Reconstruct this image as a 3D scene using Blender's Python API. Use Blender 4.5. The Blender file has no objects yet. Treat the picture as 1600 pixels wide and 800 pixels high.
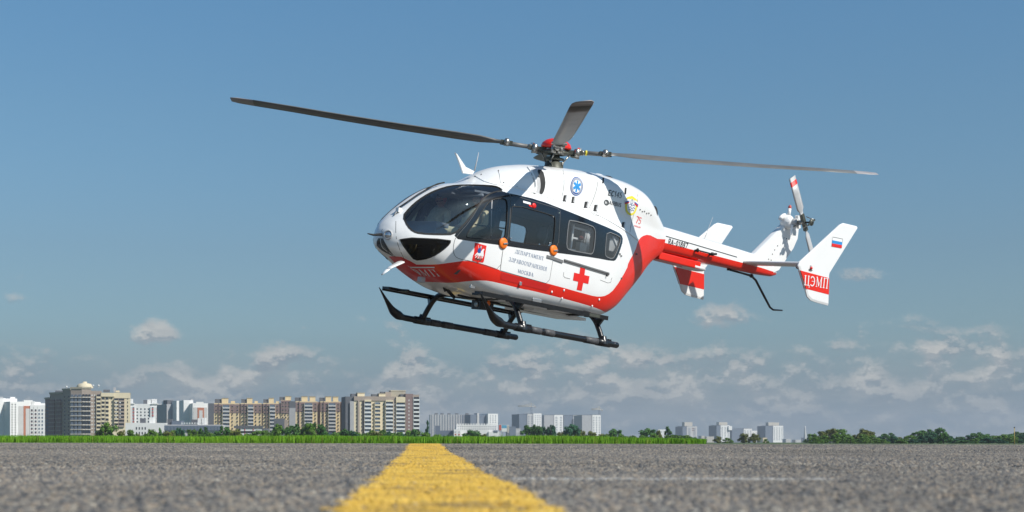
import bpy, bmesh, math, random
import numpy as np
from mathutils import Vector, Matrix
from mathutils.bvhtree import BVHTree
from mathutils.geometry import delaunay_2d_cdt
random.seed(7)
R = math.radians
S = bpy.context.scene
COL = S.collection

# ------------------------------------------------------------------ camera, sky, sun, exposure
CAMZ = .075
F = 2363.85                     # focal length in photograph pixels (1600 wide)
HOR = 691.0
cd = bpy.data.cameras.new("camera"); cam = bpy.data.objects.new("camera", cd); COL.objects.link(cam)
cam.location = (0, 0, CAMZ); cam.rotation_euler = (R(90), 0, 0)
cd.sensor_width = 36; cd.lens = 36*F/1600; cd.shift_y = (HOR-400)/1600
cd.clip_start = .1; cd.clip_end = 60000
cd.dof.use_dof = True; cd.dof.focus_distance = 24.5; cd.dof.aperture_fstop = 8
S.camera = cam
S.view_settings.view_transform = 'Standard'; S.view_settings.look = 'None'
S.view_settings.exposure = 0.2; S.view_settings.gamma = 1
SUN_AZ = R(58)                  # to the right of straight behind the camera
SUN_EL = R(42)
sv = Vector((math.sin(SUN_AZ)*math.cos(SUN_EL), -math.cos(SUN_AZ)*math.cos(SUN_EL), math.sin(SUN_EL)))
sl = bpy.data.lights.new("sun", 'SUN'); sl.energy = 4.5; sl.angle = R(.5); sl.color = (1, .955, .88)
so = bpy.data.objects.new("sun", sl); COL.objects.link(so); so.location = sv*50
so.rotation_euler = (-sv).to_track_quat('-Z', 'Y').to_euler()

W = bpy.data.worlds.new("World"); S.world = W; W.use_nodes = True
wt = W.node_tree; wn, wl = wt.nodes, wt.links; wn.clear()
def wm(op, a, b=None, c=None, clamp=False):
    n = wn.new('ShaderNodeMath'); n.operation = op; n.use_clamp = clamp
    for i, v in enumerate((a, b, c)):
        if v is None: continue
        if isinstance(v, (int, float)): n.inputs[i].default_value = v
        else: wl.new(v, n.inputs[i])
    return n.outputs[0]
def wramp(x, a, b, smooth=True):
    n = wn.new('ShaderNodeMapRange'); n.interpolation_type = 'SMOOTHSTEP' if smooth else 'LINEAR'
    wl.new(x, n.inputs[0]); n.inputs[1].default_value = a; n.inputs[2].default_value = b
    return n.outputs[0]
def wmix(f, a, b):
    n = wn.new('ShaderNodeMix'); n.data_type = 'RGBA'
    if isinstance(f, (int, float)): n.inputs[0].default_value = f
    else: wl.new(f, n.inputs[0])
    for i, v in ((6, a), (7, b)):
        if isinstance(v, tuple): n.inputs[i].default_value = (*v, 1)
        else: wl.new(v, n.inputs[i])
    return n.outputs[2]
sky = wn.new('ShaderNodeTexSky'); sky.sky_type = 'NISHITA'; sky.sun_disc = False
sky.sun_elevation = SUN_EL; sky.sun_rotation = math.pi-SUN_AZ
sky.altitude = 150; sky.air_density = 1.0; sky.dust_density = .6; sky.ozone_density = 2.2
tc = wn.new('ShaderNodeTexCoord'); nv = wn.new('ShaderNodeVectorMath'); nv.operation = 'NORMALIZE'
wl.new(tc.outputs['Generated'], nv.inputs[0])
sx = wn.new('ShaderNodeSeparateXYZ'); wl.new(nv.outputs[0], sx.inputs[0])
def wnoise(scale, detail, rough, off=(0, 0, 0), stretch=(1, 1, 1.6)):
    m = wn.new('ShaderNodeMapping'); m.inputs['Scale'].default_value = stretch; m.inputs['Location'].default_value = off
    wl.new(nv.outputs[0], m.inputs[0])
    n = wn.new('ShaderNodeTexNoise'); n.inputs['Scale'].default_value = scale
    n.inputs['Detail'].default_value = detail; n.inputs['Roughness'].default_value = rough
    wl.new(m.outputs[0], n.inputs['Vector']); return n.outputs[0]
el = sx.outputs[2]                                  # sine of the elevation
def clouds(dz):
    """cloud thickness field, read a little higher up for dz > 0"""
    o = (0, 0, dz*1.6)
    base = wnoise(25, 9, .60, (3.1, 1.7, .2+o[2]))
    low = wramp(wm('ADD', el, dz), .085, .028)      # more cloud towards the horizon
    f = wm('ADD', base, wm('ADD', wm('ADD', wm('MULTIPLY', low, .25), wm('MULTIPLY', wramp(el, .07, .14), -.09)), -.085))
    # single puffs of cumulus
    for (u, v, ru, rv, a) in PUFFS:
        d = Vector(((u-800)/F, 1, (HOR-v)/F)).normalized()
        dx = wm('MULTIPLY', wm('SUBTRACT', sx.outputs[0], d.x), F/ru)
        dzz = wm('MULTIPLY', wm('SUBTRACT', wm('ADD', el, dz), d.z), F/rv)
        q = wm('ADD', wm('MULTIPLY', dx, dx), wm('MULTIPLY', dzz, dzz))
        g = wm('POWER', 2.718, wm('MULTIPLY', q, -1.0))
        front = wm('GREATER_THAN', sx.outputs[1], 0)
        f = wm('ADD', f, wm('MULTIPLY', wm('MULTIPLY', g, front), a*.85))
    return f
PUFFS = [(250, 520, 42, 20, .30), (22, 466, 38, 13, .24), (553, 284, 26, 9, .2), (1118, 495, 62, 22, .27), (1352, 428, 46, 17, .22),
         (1450, 436, 22, 8, .17), (1420, 503, 55, 15, .2), (1540, 512, 34, 14, .2), (475, 512, 14, 7, .2), (860, 572, 70, 16, .12),
         (1075, 556, 62, 17, .14), (1470, 545, 62, 18, .16), (1325, 540, 40, 12, .12), (480, 550, 80, 16, .12), (90, 552, 90, 20, .10), (985, 494, 14, 6, .16)]
c0 = clouds(0); c1 = clouds(.0045)
m0 = wramp(c0, .530, .735)
lit = wramp(wm('SUBTRACT', c0, c1), -.012, .060)    # edges that face up and into the sun
fluff = wramp(wnoise(42, 6, .6, (7, 2, 3), (1, 1, 2.2)), .38, .66)
lit = wm('ADD', wm('MULTIPLY', lit, .60), wm('MULTIPLY', fluff, .40), clamp=True)
ccol = wmix(lit, (2.0, 2.45, 2.95), (5.2, 5.1, 4.9))
low_ = wramp(el, .20, .0)
skyt = wn.new('ShaderNodeMix'); skyt.data_type = 'RGBA'; skyt.blend_type = 'MULTIPLY'; skyt.inputs[0].default_value = 1
wl.new(sky.outputs[0], skyt.inputs[6]); skyt.inputs[7].default_value = (.80, 1.02, 1.01, 1)
base_ = wmix(wm('MULTIPLY', low_, .55), skyt.outputs[2], (2.25, 3.15, 3.85))
cr_ = wn.new('ShaderNodeValToRGB'); wl.new(el, cr_.inputs[0]); ce = cr_.color_ramp.elements     # clear-air colour over elevation
ce[0].position = .03; ce[0].color = (.67, .67, .73, 1); ce[1].position = .6; ce[1].color = (.80, .90, .97, 1)
for p_, c_ in ((.125, (.68, .66, .71, 1)), (.207, (.735, .757, .80, 1)), (.30, (.75, .86, .94, 1))): x_ = ce.new(p_); x_.color = c_
cm_ = wn.new('ShaderNodeMix'); cm_.data_type = 'RGBA'; cm_.blend_type = 'MULTIPLY'; cm_.inputs[0].default_value = 1; wl.new(base_, cm_.inputs[6]); wl.new(cr_.outputs[0], cm_.inputs[7]); base_ = cm_.outputs[2]
veil = wramp(el, .085, .012)                        # thin grey cloud sheet low over the horizon
cl2 = wnoise(7, 7, .55, (0, 5, 1), (1, 1, 7))
cl3 = wramp(cl2, .35, .65)
skyc = wmix(wm('MULTIPLY', veil, .90), base_, wmix(cl3, (1.72, 2.30, 2.95), (2.25, 2.70, 3.2)))
hm = wm('MULTIPLY', m0, wm('ADD', wm('MULTIPLY', wramp(el, .01, .06), .50), .30))
outc = wmix(hm, skyc, ccol)
below = wm('LESS_THAN', el, -.002)
outc = wmix(below, outc, (1.2, 1.3, 1.3))
bg = wn.new('ShaderNodeBackground'); bg.inputs[1].default_value = .10
wo = wn.new('ShaderNodeOutputWorld'); wl.new(outc, bg.inputs[0]); wl.new(bg.outputs[0], wo.inputs[0])

# ------------------------------------------------------------------ materials
def mat(name, col, rough=.5, metal=0, spec=.5, coat=0, noise=0, nscale=3, bump=0, bscale=40, obj_rand=0, col2=None):
    m = bpy.data.materials.new(name); m.use_nodes = True
    nt = m.node_tree; b = nt.nodes['Principled BSDF']
    b.inputs['Base Color'].default_value = (*col, 1); b.inputs['Roughness'].default_value = rough
    b.inputs['Metallic'].default_value = metal; b.inputs['Specular IOR Level'].default_value = spec
    b.inputs['Coat Weight'].default_value = coat; b.inputs['Coat Roughness'].default_value = .06
    tcn = nt.nodes.new('ShaderNodeTexCoord')
    if noise or col2:
        n = nt.nodes.new('ShaderNodeTexNoise'); n.inputs['Scale'].default_value = nscale; n.inputs['Detail'].default_value = 6
        n.inputs['Roughness'].default_value = .65
        nt.links.new(tcn.outputs['Object'], n.inputs['Vector'])
        mr = nt.nodes.new('ShaderNodeMapRange'); mr.inputs[1].default_value = .32; mr.inputs[2].default_value = .68
        nt.links.new(n.outputs[0], mr.inputs[0])
        mx = nt.nodes.new('ShaderNodeMix'); mx.data_type = 'RGBA'
        mx.inputs[6].default_value = (*(c*(1-noise) for c in col), 1) if not col2 else (*col2, 1)
        mx.inputs[7].default_value = (*col, 1)
        nt.links.new(mr.outputs[0], mx.inputs[0]); last = mx.outputs[2]
        if obj_rand:
            oi = nt.nodes.new('ShaderNodeObjectInfo'); hs = nt.nodes.new('ShaderNodeHueSaturation')
            m2 = nt.nodes.new('ShaderNodeMapRange'); m2.inputs[3].default_value = 1-obj_rand; m2.inputs[4].default_value = 1+obj_rand
            nt.links.new(oi.outputs['Random'], m2.inputs[0]); nt.links.new(m2.outputs[0], hs.inputs['Value'])
            nt.links.new(last, hs.inputs['Color']); last = hs.outputs[0]
        nt.links.new(last, b.inputs['Base Color'])
    if bump:
        n2 = nt.nodes.new('ShaderNodeTexNoise'); n2.inputs['Scale'].default_value = bscale; n2.inputs['Detail'].default_value = 5
        nt.links.new(tcn.outputs['Object'], n2.inputs['Vector'])
        bp_ = nt.nodes.new('ShaderNodeBump'); bp_.inputs['Strength'].default_value = bump; bp_.inputs['Distance'].default_value = .02
        nt.links.new(n2.outputs[0], bp_.inputs['Height']); nt.links.new(bp_.outputs[0], b.inputs['Normal'])
    return m
def glass(name, tint, refl_col=(1, 1, 1), ior=1.5, extra=0.0, rough=.015, dirt=.03):
    """thin pane: tinted see-through plus mirror reflection that grows at grazing angles"""
    m = bpy.data.materials.new(name); m.use_nodes = True; nt = m.node_tree; nt.nodes.clear()
    t = nt.nodes.new('ShaderNodeBsdfTransparent'); t.inputs[0].default_value = (*tint, 1)
    g = nt.nodes.new('ShaderNodeBsdfGlossy'); g.inputs[0].default_value = (*refl_col, 1); g.inputs['Roughness'].default_value = rough
    fr = nt.nodes.new('ShaderNodeFresnel'); fr.inputs[0].default_value = ior
    ad = nt.nodes.new('ShaderNodeMath'); ad.operation = 'ADD'; ad.inputs[1].default_value = extra; ad.use_clamp = True
    nt.links.new(fr.outputs[0], ad.inputs[0])
    mx = nt.nodes.new('ShaderNodeMixShader'); nt.links.new(ad.outputs[0], mx.inputs[0]); nt.links.new(t.outputs[0], mx.inputs[1]); nt.links.new(g.outputs[0], mx.inputs[2])
    d = nt.nodes.new('ShaderNodeBsdfDiffuse'); d.inputs[0].default_value = (.6, .6, .6, 1)
    m3 = nt.nodes.new('ShaderNodeMixShader'); m3.inputs[0].default_value = dirt
    nt.links.new(mx.outputs[0], m3.inputs[1]); nt.links.new(d.outputs[0], m3.inputs[2])
    o = nt.nodes.new('ShaderNodeOutputMaterial'); nt.links.new(m3.outputs[0], o.inputs[0])
    return m
M = dict(
 white=mat('white_gloss_paint', (.84, .84, .83), .28, coat=.5, noise=.05, nscale=2.2),
 red=mat('red_gloss_paint', (.80, .022, .008), .30, coat=.3, noise=.10, nscale=2.5),
 black=mat('black_gloss_paint', (.006, .007, .010), .16, coat=.6),
 seam=mat('dark_seam', (.10, .10, .10), .8),
 skid=mat('black_skid_paint', (.010, .0105, .012), .33, coat=.2, noise=.4, nscale=9, bump=.1, bscale=60),
 skidworn=mat('worn_skid_wrap', (.09, .09, .095), .55, noise=.5, nscale=14),
 rubber=mat('black_rubber', (.012, .012, .012), .7),
 lining=mat('cabin_lining', (.28, .29, .30), .85, noise=.2),
 grey=mat('grey_panel', (.20, .205, .21), .5, noise=.2, nscale=5),
 lgrey=mat('light_grey_panel', (.50, .50, .50), .45, noise=.15, nscale=5),
 metal=mat('bare_metal', (.42, .41, .38), .35, metal=.85, noise=.3, nscale=12),
 steel=mat('bright_steel', (.7, .7, .7), .2, metal=.9),
 greenmetal=mat('olive_grey_metal', (.10, .105, .085), .45, metal=.3, noise=.3, nscale=20),
 blade=mat('grey_blade_paint', (.15, .15, .145), .45, noise=.25, nscale=3),
 bladetip=mat('pale_blade_tip', (.33, .31, .31), .45, noise=.15),
 orange=mat('orange_cover', (.95, .20, .012), .45),
 yellow=mat('yellow_print', (.80, .68, .05), .5),
 blue=mat('blue_print', (.020, .085, .32), .4),
 sky_blue=mat('bright_blue_print', (.03, .27, .62), .4),
 navy=mat('grey_blue_print', (.13, .20, .33), .5),
 print_dark=mat('dark_grey_print', (.05, .055, .06), .5),
 wprint=mat('white_print', (.82, .82, .82), .4),
 rprint=mat('red_print', (.75, .02, .015), .4),
 khaki=mat('khaki_cloth', (.58, .52, .32), .9, noise=.35, nscale=14, bump=.3, bscale=25),
 skin=mat('skin', (.50, .27, .19), .6), hair=mat('dark_hair', (.03, .022, .016), .8),
 capred=mat('red_headset_cap', (.55, .09, .07), .6), hset=mat('black_headset', (.02, .02, .02), .5),
 seat=mat('dark_seat_cloth', (.07, .072, .08), .9, noise=.3, nscale=8), belt=mat('burgundy_webbing', (.12, .03, .03), .9),
 wind=glass('windscreen_glass', (.82, .87, .92), (.92, .96, 1), 1.55, .035, .008, .012),
 pane=glass('tinted_pane', (.88, .90, .92), (.9, .95, 1), 1.5, .03, .01, .012),
 clear=glass('clear_pane', (.85, .87, .88), (1, 1, 1), 1.45, .01, .03, .06),
 chin=glass('chin_pane', (.42, .38, .34), (.5, .5, .5), 1.35, .0, .03, .01),
 amber=mat('amber_lens', (.8, .35, .03), .2, coat=.5),
)

# ------------------------------------------------------------------ object helpers
def tag(o, label=None, cat=None, group=None, kind=None):
    if label: o['label'] = label
    if cat: o['category'] = cat
    if group: o['group'] = group
    if kind: o['kind'] = kind
    return o
def link(name, me, parent=None):
    o = bpy.data.objects.new(name, me); COL.objects.link(o)
    if parent is not None: o.parent = parent
    return o
def empty(name, loc, rz=0):
    o = bpy.data.objects.new(name, None); COL.objects.link(o); o.location = loc; o.rotation_euler = (0, 0, rz); o.empty_display_size = .2
    return o
class MB:
    def __init__(s): s.v = []; s.f = []; s.m = []; s.mats = []; s.sm = []
    def mi(s, m):
        if m not in s.mats: s.mats.append(m)
        return s.mats.index(m)
    def add(s, vs, fs, m, smooth=False):
        k = len(s.v); i = s.mi(m); s.v.extend([tuple(p) for p in vs])
        for f in fs: s.f.append(tuple(k+a for a in f)); s.m.append(i); s.sm.append(smooth)
    def box(s, c, d, m, rot=None):
        hx, hy, hz = d[0]/2, d[1]/2, d[2]/2
        vs = [Vector((x*hx, y*hy, z*hz)) for z in (-1, 1) for y in (-1, 1) for x in (-1, 1)]
        if rot is not None: vs = [rot @ p for p in vs]
        s.add([p+Vector(c) for p in vs], [(0, 2, 3, 1), (4, 5, 7, 6), (0, 1, 5, 4), (2, 6, 7, 3), (0, 4, 6, 2), (1, 3, 7, 5)], m)
    def bar(s, a, b, w, h, m, up=(0, 0, 1)):
        a, b = Vector(a), Vector(b); d = b-a; L = d.length; x = d/L; u = Vector(up); y = u.cross(x)
        if y.length < 1e-4: y = Vector((0, 1, 0))
        y.normalize(); z = x.cross(y)
        s.box((a+b)/2, (L, w, h), m, Matrix((x, y, z)).transposed())
    def tube(s, pts, r, m, n=12, cap=True, flat=None):
        pts = [Vector(p) for p in pts]; rs = r if isinstance(r, (list, tuple)) else [r]*len(pts)
        vs, fs = [], []; prev = None
        for i, p in enumerate(pts):
            t = (pts[min(i+1, len(pts)-1)]-pts[max(i-1, 0)]).normalized()
            u = prev if prev else (Vector((0, 1, 0)) if abs(t.y) < .9 else Vector((1, 0, 0)))
            u = (u-t*u.dot(t)).normalized(); w = t.cross(u); prev = u
            fl = flat[i] if flat else 1
            for k in range(n):
                a = 2*math.pi*k/n; vs.append(p+(u*math.cos(a)+w*math.sin(a)*fl)*rs[i])
        for i in range(len(pts)-1):
            for k in range(n):
                a, b = i*n+k, i*n+(k+1) % n; fs.append((a, b, b+n, a+n))
        if cap: fs.append(tuple(range(n))[::-1]); fs.append(tuple((len(pts)-1)*n+k for k in range(n)))
        s.add(vs, fs, m, True)
    def lathe(s, c, prof, m, axis=(0, 0, 1), n=24):
        ax = Vector(axis).normalized(); u = ax.orthogonal().normalized(); w = ax.cross(u); c = Vector(c); vs, fs = [], []
        for (r, h) in prof:
            for k in range(n):
                a = 2*math.pi*k/n; vs.append(c+ax*h+(u*math.cos(a)+w*math.sin(a))*r)
        for i in range(len(prof)-1):
            for k in range(n):
                a, b = i*n+k, i*n+(k+1) % n; fs.append((a, b, b+n, a+n))
        s.add(vs, fs, m, True)
    def ell(s, c, r, m, n=14, rot=None):
        vs, fs = [], []
        for i in range(n//2+1):
            th = math.pi*i/(n//2)
            for k in range(n):
                a = 2*math.pi*k/n; p = Vector((r[0]*math.sin(th)*math.cos(a), r[1]*math.sin(th)*math.sin(a), r[2]*math.cos(th)))
                vs.append(Vector(c)+(rot @ p if rot is not None else p))
        for i in range(n//2):
            for k in range(n):
                a, b = i*n+k, i*n+(k+1) % n; fs.append((a, a+n, b+n, b))
        s.add(vs, fs, m, True)
    def build(s, name, parent=None, bevel=0, stuff=False):
        me = bpy.data.meshes.new(name); me.from_pydata(s.v, [], s.f)
        for m in s.mats: me.materials.append(m)
        me.polygons.foreach_set('material_index', s.m); me.polygons.foreach_set('use_smooth', s.sm)
        me.validate(); me.update()
        o = link(name, me, parent)
        if stuff: o['kind'] = 'stuff'
        if bevel:
            b = o.modifiers.new('bevel', 'BEVEL'); b.width = bevel; b.segments = 2; b.limit_method = 'ANGLE'; b.angle_limit = R(40)
        return o
def crom(pts, n=6, closed=False):
    """smooth curve through points"""
    P = [Vector(p) for p in pts]; N = len(P); out = []
    rng = range(N) if closed else range(N-1)
    for i in rng:
        if closed: a, b, c, d = P[(i-1) % N], P[i], P[(i+1) % N], P[(i+2) % N]
        else: a, b, c, d = P[max(i-1, 0)], P[i], P[i+1], P[min(i+2, N-1)]
        for k in range(n):
            t = k/n; out.append(.5*((2*b)+(c-a)*t+(2*a-5*b+4*c-d)*t*t+(3*b-a-3*c+d)*t**3))
    if not closed: out.append(P[-1])
    return out
# ================================================================== HELICOPTER
# pose: origin on the mast axis at skid level; x forward, y to port, z up
HT = Vector((0.3405138, 25.6246308, 1.7596464))
HM = Matrix(((-0.702445276, 0.700686234, 0.124937728), (-0.708005927, -0.705864399, -0.021978567), (0.072789014, -0.103895393, 0.991921119)))
heli = empty('helicopter', (0, 0, 0))
heli.matrix_world = Matrix.Translation(HT+Vector((0, 0, CAMZ))) @ HM.to_4x4()
tag(heli, 'white and red ambulance helicopter hovering low over the tarmac', 'helicopter')
HO = HM.transposed() @ (-HT)
def hray(u, v): return HM.transposed() @ Vector(((u-800)/F, 1, (HOR-v)/F))
def hp(u, v, y):
    """point of the plane y = const (helicopter frame) seen at a place in the photograph"""
    r = hray(u, v); t = (y-HO.y)/r.y; return HO+r*t
def hpx(u, v, x):
    r = hray(u, v); t = (x-HO.x)/r.x; return HO+r*t

# half sections: 10 control points from keel to crown, (dx, y, z)
def sec(x, zb, yb, zbe, pts, rows):
    return None
ST = [
 # x,    keel, floor edge,   bilge,       low side,    mid side,    high side,   roof edge,   cowl foot,   cowl shoulder, crown z
 (3.540, [(0, 1.13)]*10),
 (3.495, [(0, .98), (.08, .985), (.15, 1.01), (.195, 1.07), (.21, 1.14), (.20, 1.205), (.16, 1.26), (.11, 1.295), (.055, 1.31), (0, 1.315)]),
 (3.360, [(0, .92), (.13, .925), (.25, .955), (.345, 1.03), (.38, 1.13), (.365, 1.26), (.30, 1.38), (.205, 1.45), (.11, 1.485), (0, 1.495)]),
 (3.110, [(0, .84), (.19, .845), (.34, .875), (.48, .965), (.545, 1.12), (.525, 1.33), (.44, 1.54), (.305, 1.66), (.16, 1.715), (0, 1.73)]),
 (2.770, [(0, .715), (.27, .72), (.46, .76), (.62, .89), (.695, 1.14), (.68, 1.44), (.58, 1.74), (.42, 1.885), (.22, 1.955), (0, 1.975)]),
 (2.350, [(0, .60), (.37, .605), (.59, .655), (.75, .83), (.815, 1.15), (.795, 1.55), (.69, 1.91), (.49, 2.08), (.26, 2.15), (0, 2.17)]),
 (2.000, [(0, .53), (.44, .535), (.69, .59), (.82, .79), (.86, 1.16), (.845, 1.60), (.745, 2.01), (.54, 2.17), (.30, 2.245), (0, 2.27)]),
 (1.500, [(0, .48), (.48, .48), (.735, .55), (.85, .77), (.88, 1.18), (.865, 1.62), (.79, 2.09), (.58, 2.28), (.40, 2.48), (0, 2.58)]),
 (0.900, [(0, .48), (.48, .48), (.74, .555), (.855, .78), (.885, 1.2), (.87, 1.65), (.80, 2.12), (.60, 2.32), (.46, 2.62), (0, 2.77)]),
 (0.200, [(0, .48), (.48, .48), (.735, .56), (.85, .79), (.88, 1.2), (.865, 1.65), (.80, 2.11), (.61, 2.32), (.49, 2.73), (0, 2.885)]),
 (-.500, [(0, .495), (.46, .495), (.70, .575), (.81, .80), (.84, 1.2), (.825, 1.63), (.76, 2.06), (.60, 2.29), (.49, 2.80), (0, 2.965)]),
 (-1.00, [(0, .52), (.42, .53), (.64, .62), (.745, .86), (.77, 1.23), (.755, 1.62), (.69, 1.99), (.57, 2.26), (.48, 2.82), (0, 2.995)]),
 (-1.40, [(0, .66), (.35, .68), (.545, .78), (.635, 1.02), (.655, 1.33), (.64, 1.65), (.59, 1.96), (.52, 2.25), (.46, 2.82), (0, 3.0)]),
 (-1.80, [(0, .95), (.27, .97), (.42, 1.06), (.495, 1.26), (.515, 1.49), (.51, 1.72), (.485, 1.97), (.45, 2.25), (.42, 2.79), (0, 2.985)]),
 (-2.20, [(0, 1.31), (.20, 1.325), (.31, 1.39), (.365, 1.53), (.385, 1.69), (.39, 1.86), (.385, 2.04), (.37, 2.26), (.36, 2.71), (0, 2.915)]),
 (-2.52, [(0, 1.63), (.15, 1.64), (.225, 1.68), (.27, 1.78), (.285, 1.89), (.29, 2.0), (.29, 2.12), (.29, 2.27), (.27, 2.56), (0, 2.74)]),
 (-2.90, [(0, 1.90), (.09, 1.905), (.15, 1.93), (.18, 1.99), (.19, 2.05), (.195, 2.12), (.20, 2.19), (.19, 2.27), (.15, 2.36), (0, 2.42)]),
]
NSx = len(ST)-1; NT = 9
A = np.array([[(x, y, z) for (y, z) in row] for x, row in ST], float)      # (stations, 10, 3)
kn = np.concatenate([[0], np.cumsum([max(.12, np.linalg.norm(A[i+1, 4]-A[i, 4])) for i in range(NSx)])])
def tang(V, kn):
    n = len(kn); T = np.zeros_like(V)
    for i in range(1, n-1):
        h0, h1 = kn[i]-kn[i-1], kn[i+1]-kn[i]; d0, d1 = (V[i]-V[i-1])/h0, (V[i+1]-V[i])/h1
        T[i] = (d0*h1+d1*h0)/(h0+h1)
    T[0] = 2*(V[1]-V[0])/(kn[1]-kn[0])-T[1]; T[-1] = (V[-1]-V[-2])/(kn[-1]-kn[-2]); return T
TA = tang(A, kn)
# blunt nose: leave the tip straight outwards
TA[0] = (A[1]-A[0])*1.7/(kn[1]-kn[0]); TA[0, :, 0] = 0
def ring(s):
    i = min(int(s), NSx-1); t = s-i; h = kn[i+1]-kn[i]
    h00, h10, h01, h11 = 2*t**3-3*t*t+1, t**3-2*t*t+t, -2*t**3+3*t*t, t**3-t*t
    return h00*A[i]+h10*h*TA[i]+h01*A[i+1]+h11*h*TA[i+1]
def alongt(P, t):
    j = min(int(t), NT-1); f = t-j
    b, c = P[j], P[j+1]
    a = P[j-1] if j > 0 else P[1]*np.array([1, -1, 1]); d = P[j+2] if j < NT-1 else P[NT-1]*np.array([1, -1, 1])
    return .5*((2*b)+(c-a)*f+(2*a-5*b+4*c-d)*f*f+(3*b-a-3*c+d)*f**3)
_rc = {}
def H(s, t):
    s = min(max(s, 0), NSx); t = min(max(t, 0), NT); k = round(s, 5)
    if k not in _rc: _rc[k] = ring(s)
    p = alongt(_rc[k], t)
    if t in (0, NT): p[1] = 0
    return Vector(p)
def HN(s, t):
    e = .02; s0, s1 = max(s-e, .001), min(s+e, NSx); t0, t1 = max(t-e, 0), min(t+e, NT)
    if s < .03: return Vector((1, 0, 0))
    a = H(s1, t)-H(s0, t)
    if t <= e: b = Vector((0, 1, 0))
    elif t >= NT-e: b = Vector((0, -1, 0))
    else: b = H(s, t1)-H(s, t0)
    n = a.cross(b)
    if n.length < 1e-9: return Vector((1, 0, 0))
    n.normalize(); return n
# fine ray mesh
gs = [i/14 for i in range(NSx*14+1)]; gt = [j/10 for j in range(NT*10+1)]
gv = [H(s, t) for s in gs for t in gt]; nt_ = len(gt)
gf = []; gi = []
for i in range(len(gs)-1):
    for j in range(nt_-1):
        a = i*nt_+j; gf.append((a, a+1, a+nt_+1)); gf.append((a, a+nt_+1, a+nt_))
HB = BVHTree.FromPolygons(gv, gf)
gst = [(s, t) for s in gs for t in gt]
def bary(p, f):
    a, b, c = (gv[k] for k in f); v0, v1, v2 = b-a, c-a, p-a
    d00, d01, d11, d20, d21 = v0.dot(v0), v0.dot(v1), v1.dot(v1), v2.dot(v0), v2.dot(v1); den = d00*d11-d01*d01
    if abs(den) < 1e-14: return 1, 0, 0
    v = (d11*d20-d01*d21)/den; w = (d00*d21-d01*d20)/den; return 1-v-w, v, w
def cast(o, d):
    r = HB.ray_cast(o, d.normalized())
    if r[0] is None: return None
    f = gf[r[2]]; w = bary(r[0], f); return (sum(w[k]*gst[f[k]][0] for k in range(3)), sum(w[k]*gst[f[k]][1] for k in range(3)))
def hull_px(u, v, c=None):
    q = cast(HO, hray(u, v))
    if q is None:
        c = c or (810, 375)
        for k in range(1, 30):
            q = cast(HO, hray(u+(c[0]-u)*k*.01, v+(c[1]-v)*k*.01))
            if q: break
    return q
def hull_side(x, z):
    q = cast(Vector((x, 3, z)), Vector((0, -1, 0)))
    return q
def zmap(poly, smooth=2, closed=True, step=5):
    """outline in photograph places -> outline on the hull"""
    P = list(poly)
    for _ in range(smooth):
        Q = []
        n = len(P)
        for i in range(n if closed else n-1):
            a, b = P[i], P[(i+1) % n]; Q.append((a[0]*.75+b[0]*.25, a[1]*.75+b[1]*.25)); Q.append((a[0]*.25+b[0]*.75, a[1]*.25+b[1]*.75))
        if not closed: Q = [P[0]]+Q+[P[-1]]
        P = Q
    cx = sum(p[0] for p in P)/len(P); cy = sum(p[1] for p in P)/len(P)
    Q = []
    for i in range(len(P) if closed else len(P)-1):
        a, b = P[i], P[(i+1) % len(P)]; L = math.hypot(b[0]-a[0], b[1]-a[1]); k = max(1, int(L/step))
        for j in range(k): Q.append((a[0]+(b[0]-a[0])*j/k, a[1]+(b[1]-a[1])*j/k))
    if not closed: Q.append(P[-1])
    out = []
    for (u, v) in Q:
        q = hull_px(u, v, (cx, cy))
        if q: out.append(q)
    return out
def z1(cx, cy): return (560+cx/3.6346, 230+cy/3.6346)
def z2(cx, cy): return (800+cx/3.6346, 240+cy/3.6346)
def z3(cx, cy): return (560+cx/5.715, 420+cy/5.715)
def z4(cx, cy): return (740+cx/5.714, 420+cy/5.714)
def z5(cx, cy): return (1000+cx/3.478, 270+cy/3.478)
def z8(cx, cy): return (700+cx/4.446, 300+cy/4.446)
R_wind = zmap([z1(252, 392), z1(290, 345), z1(340, 300), z1(400, 262), z1(450, 240), z1(520, 219), z1(600, 213), z1(700, 215), z1(775, 220), z1(805, 232), z1(818, 246),
               z1(775, 254), z1(735, 270), z1(700, 302), z1(660, 368), z1(600, 440), z1(548, 494), z1(450, 495), z1(350, 490), z1(310, 478), z1(280, 450)], 1)
R_chin = zmap([z1(230, 512), z1(525, 525), z1(520, 548), z1(480, 584), z1(420, 622), z1(370, 637), z1(320, 642), z1(290, 606), z1(255, 560)], 1)
R_band = zmap([z1(535, 518), z1(575, 455), z1(630, 380), z1(680, 300), z1(725, 258), z1(780, 240), z1(810, 244), z1(822, 252), z1(850, 262), z2(0, 228), z2(150, 262), z2(300, 320), z2(450, 380), z2(580, 435),
               z2(622, 458), z2(632, 492), z2(612, 556), z2(592, 604), z2(572, 612), z2(470, 592), z2(300, 570), z2(100, 545), z1(820, 559), z1(650, 536)], 1)
R_w1 = zmap([z1(612, 507), z1(630, 470), z1(680, 400), z1(720, 335), z1(750, 305), z1(790, 291), z1(832, 292), z1(845, 310), z1(846, 380), z1(840, 450), z1(832, 518), z1(800, 527), z1(720, 522), z1(622, 515)], 1)
R_w2 = zmap([z8(448, 84), z8(730, 163), z8(744, 180), z8(742, 250), z8(732, 350), z8(717, 374), z8(692, 376), z8(440, 346), z8(423, 330), z8(430, 240), z8(438, 150)], 1)
R_w3 = zmap([z8(850, 193), z8(1000, 233), z8(1024, 262), z8(1022, 330), z8(1012, 410), z8(998, 432), z8(975, 428), z8(840, 402), z8(823, 380), z8(828, 300), z8(838, 210)], 1)
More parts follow.
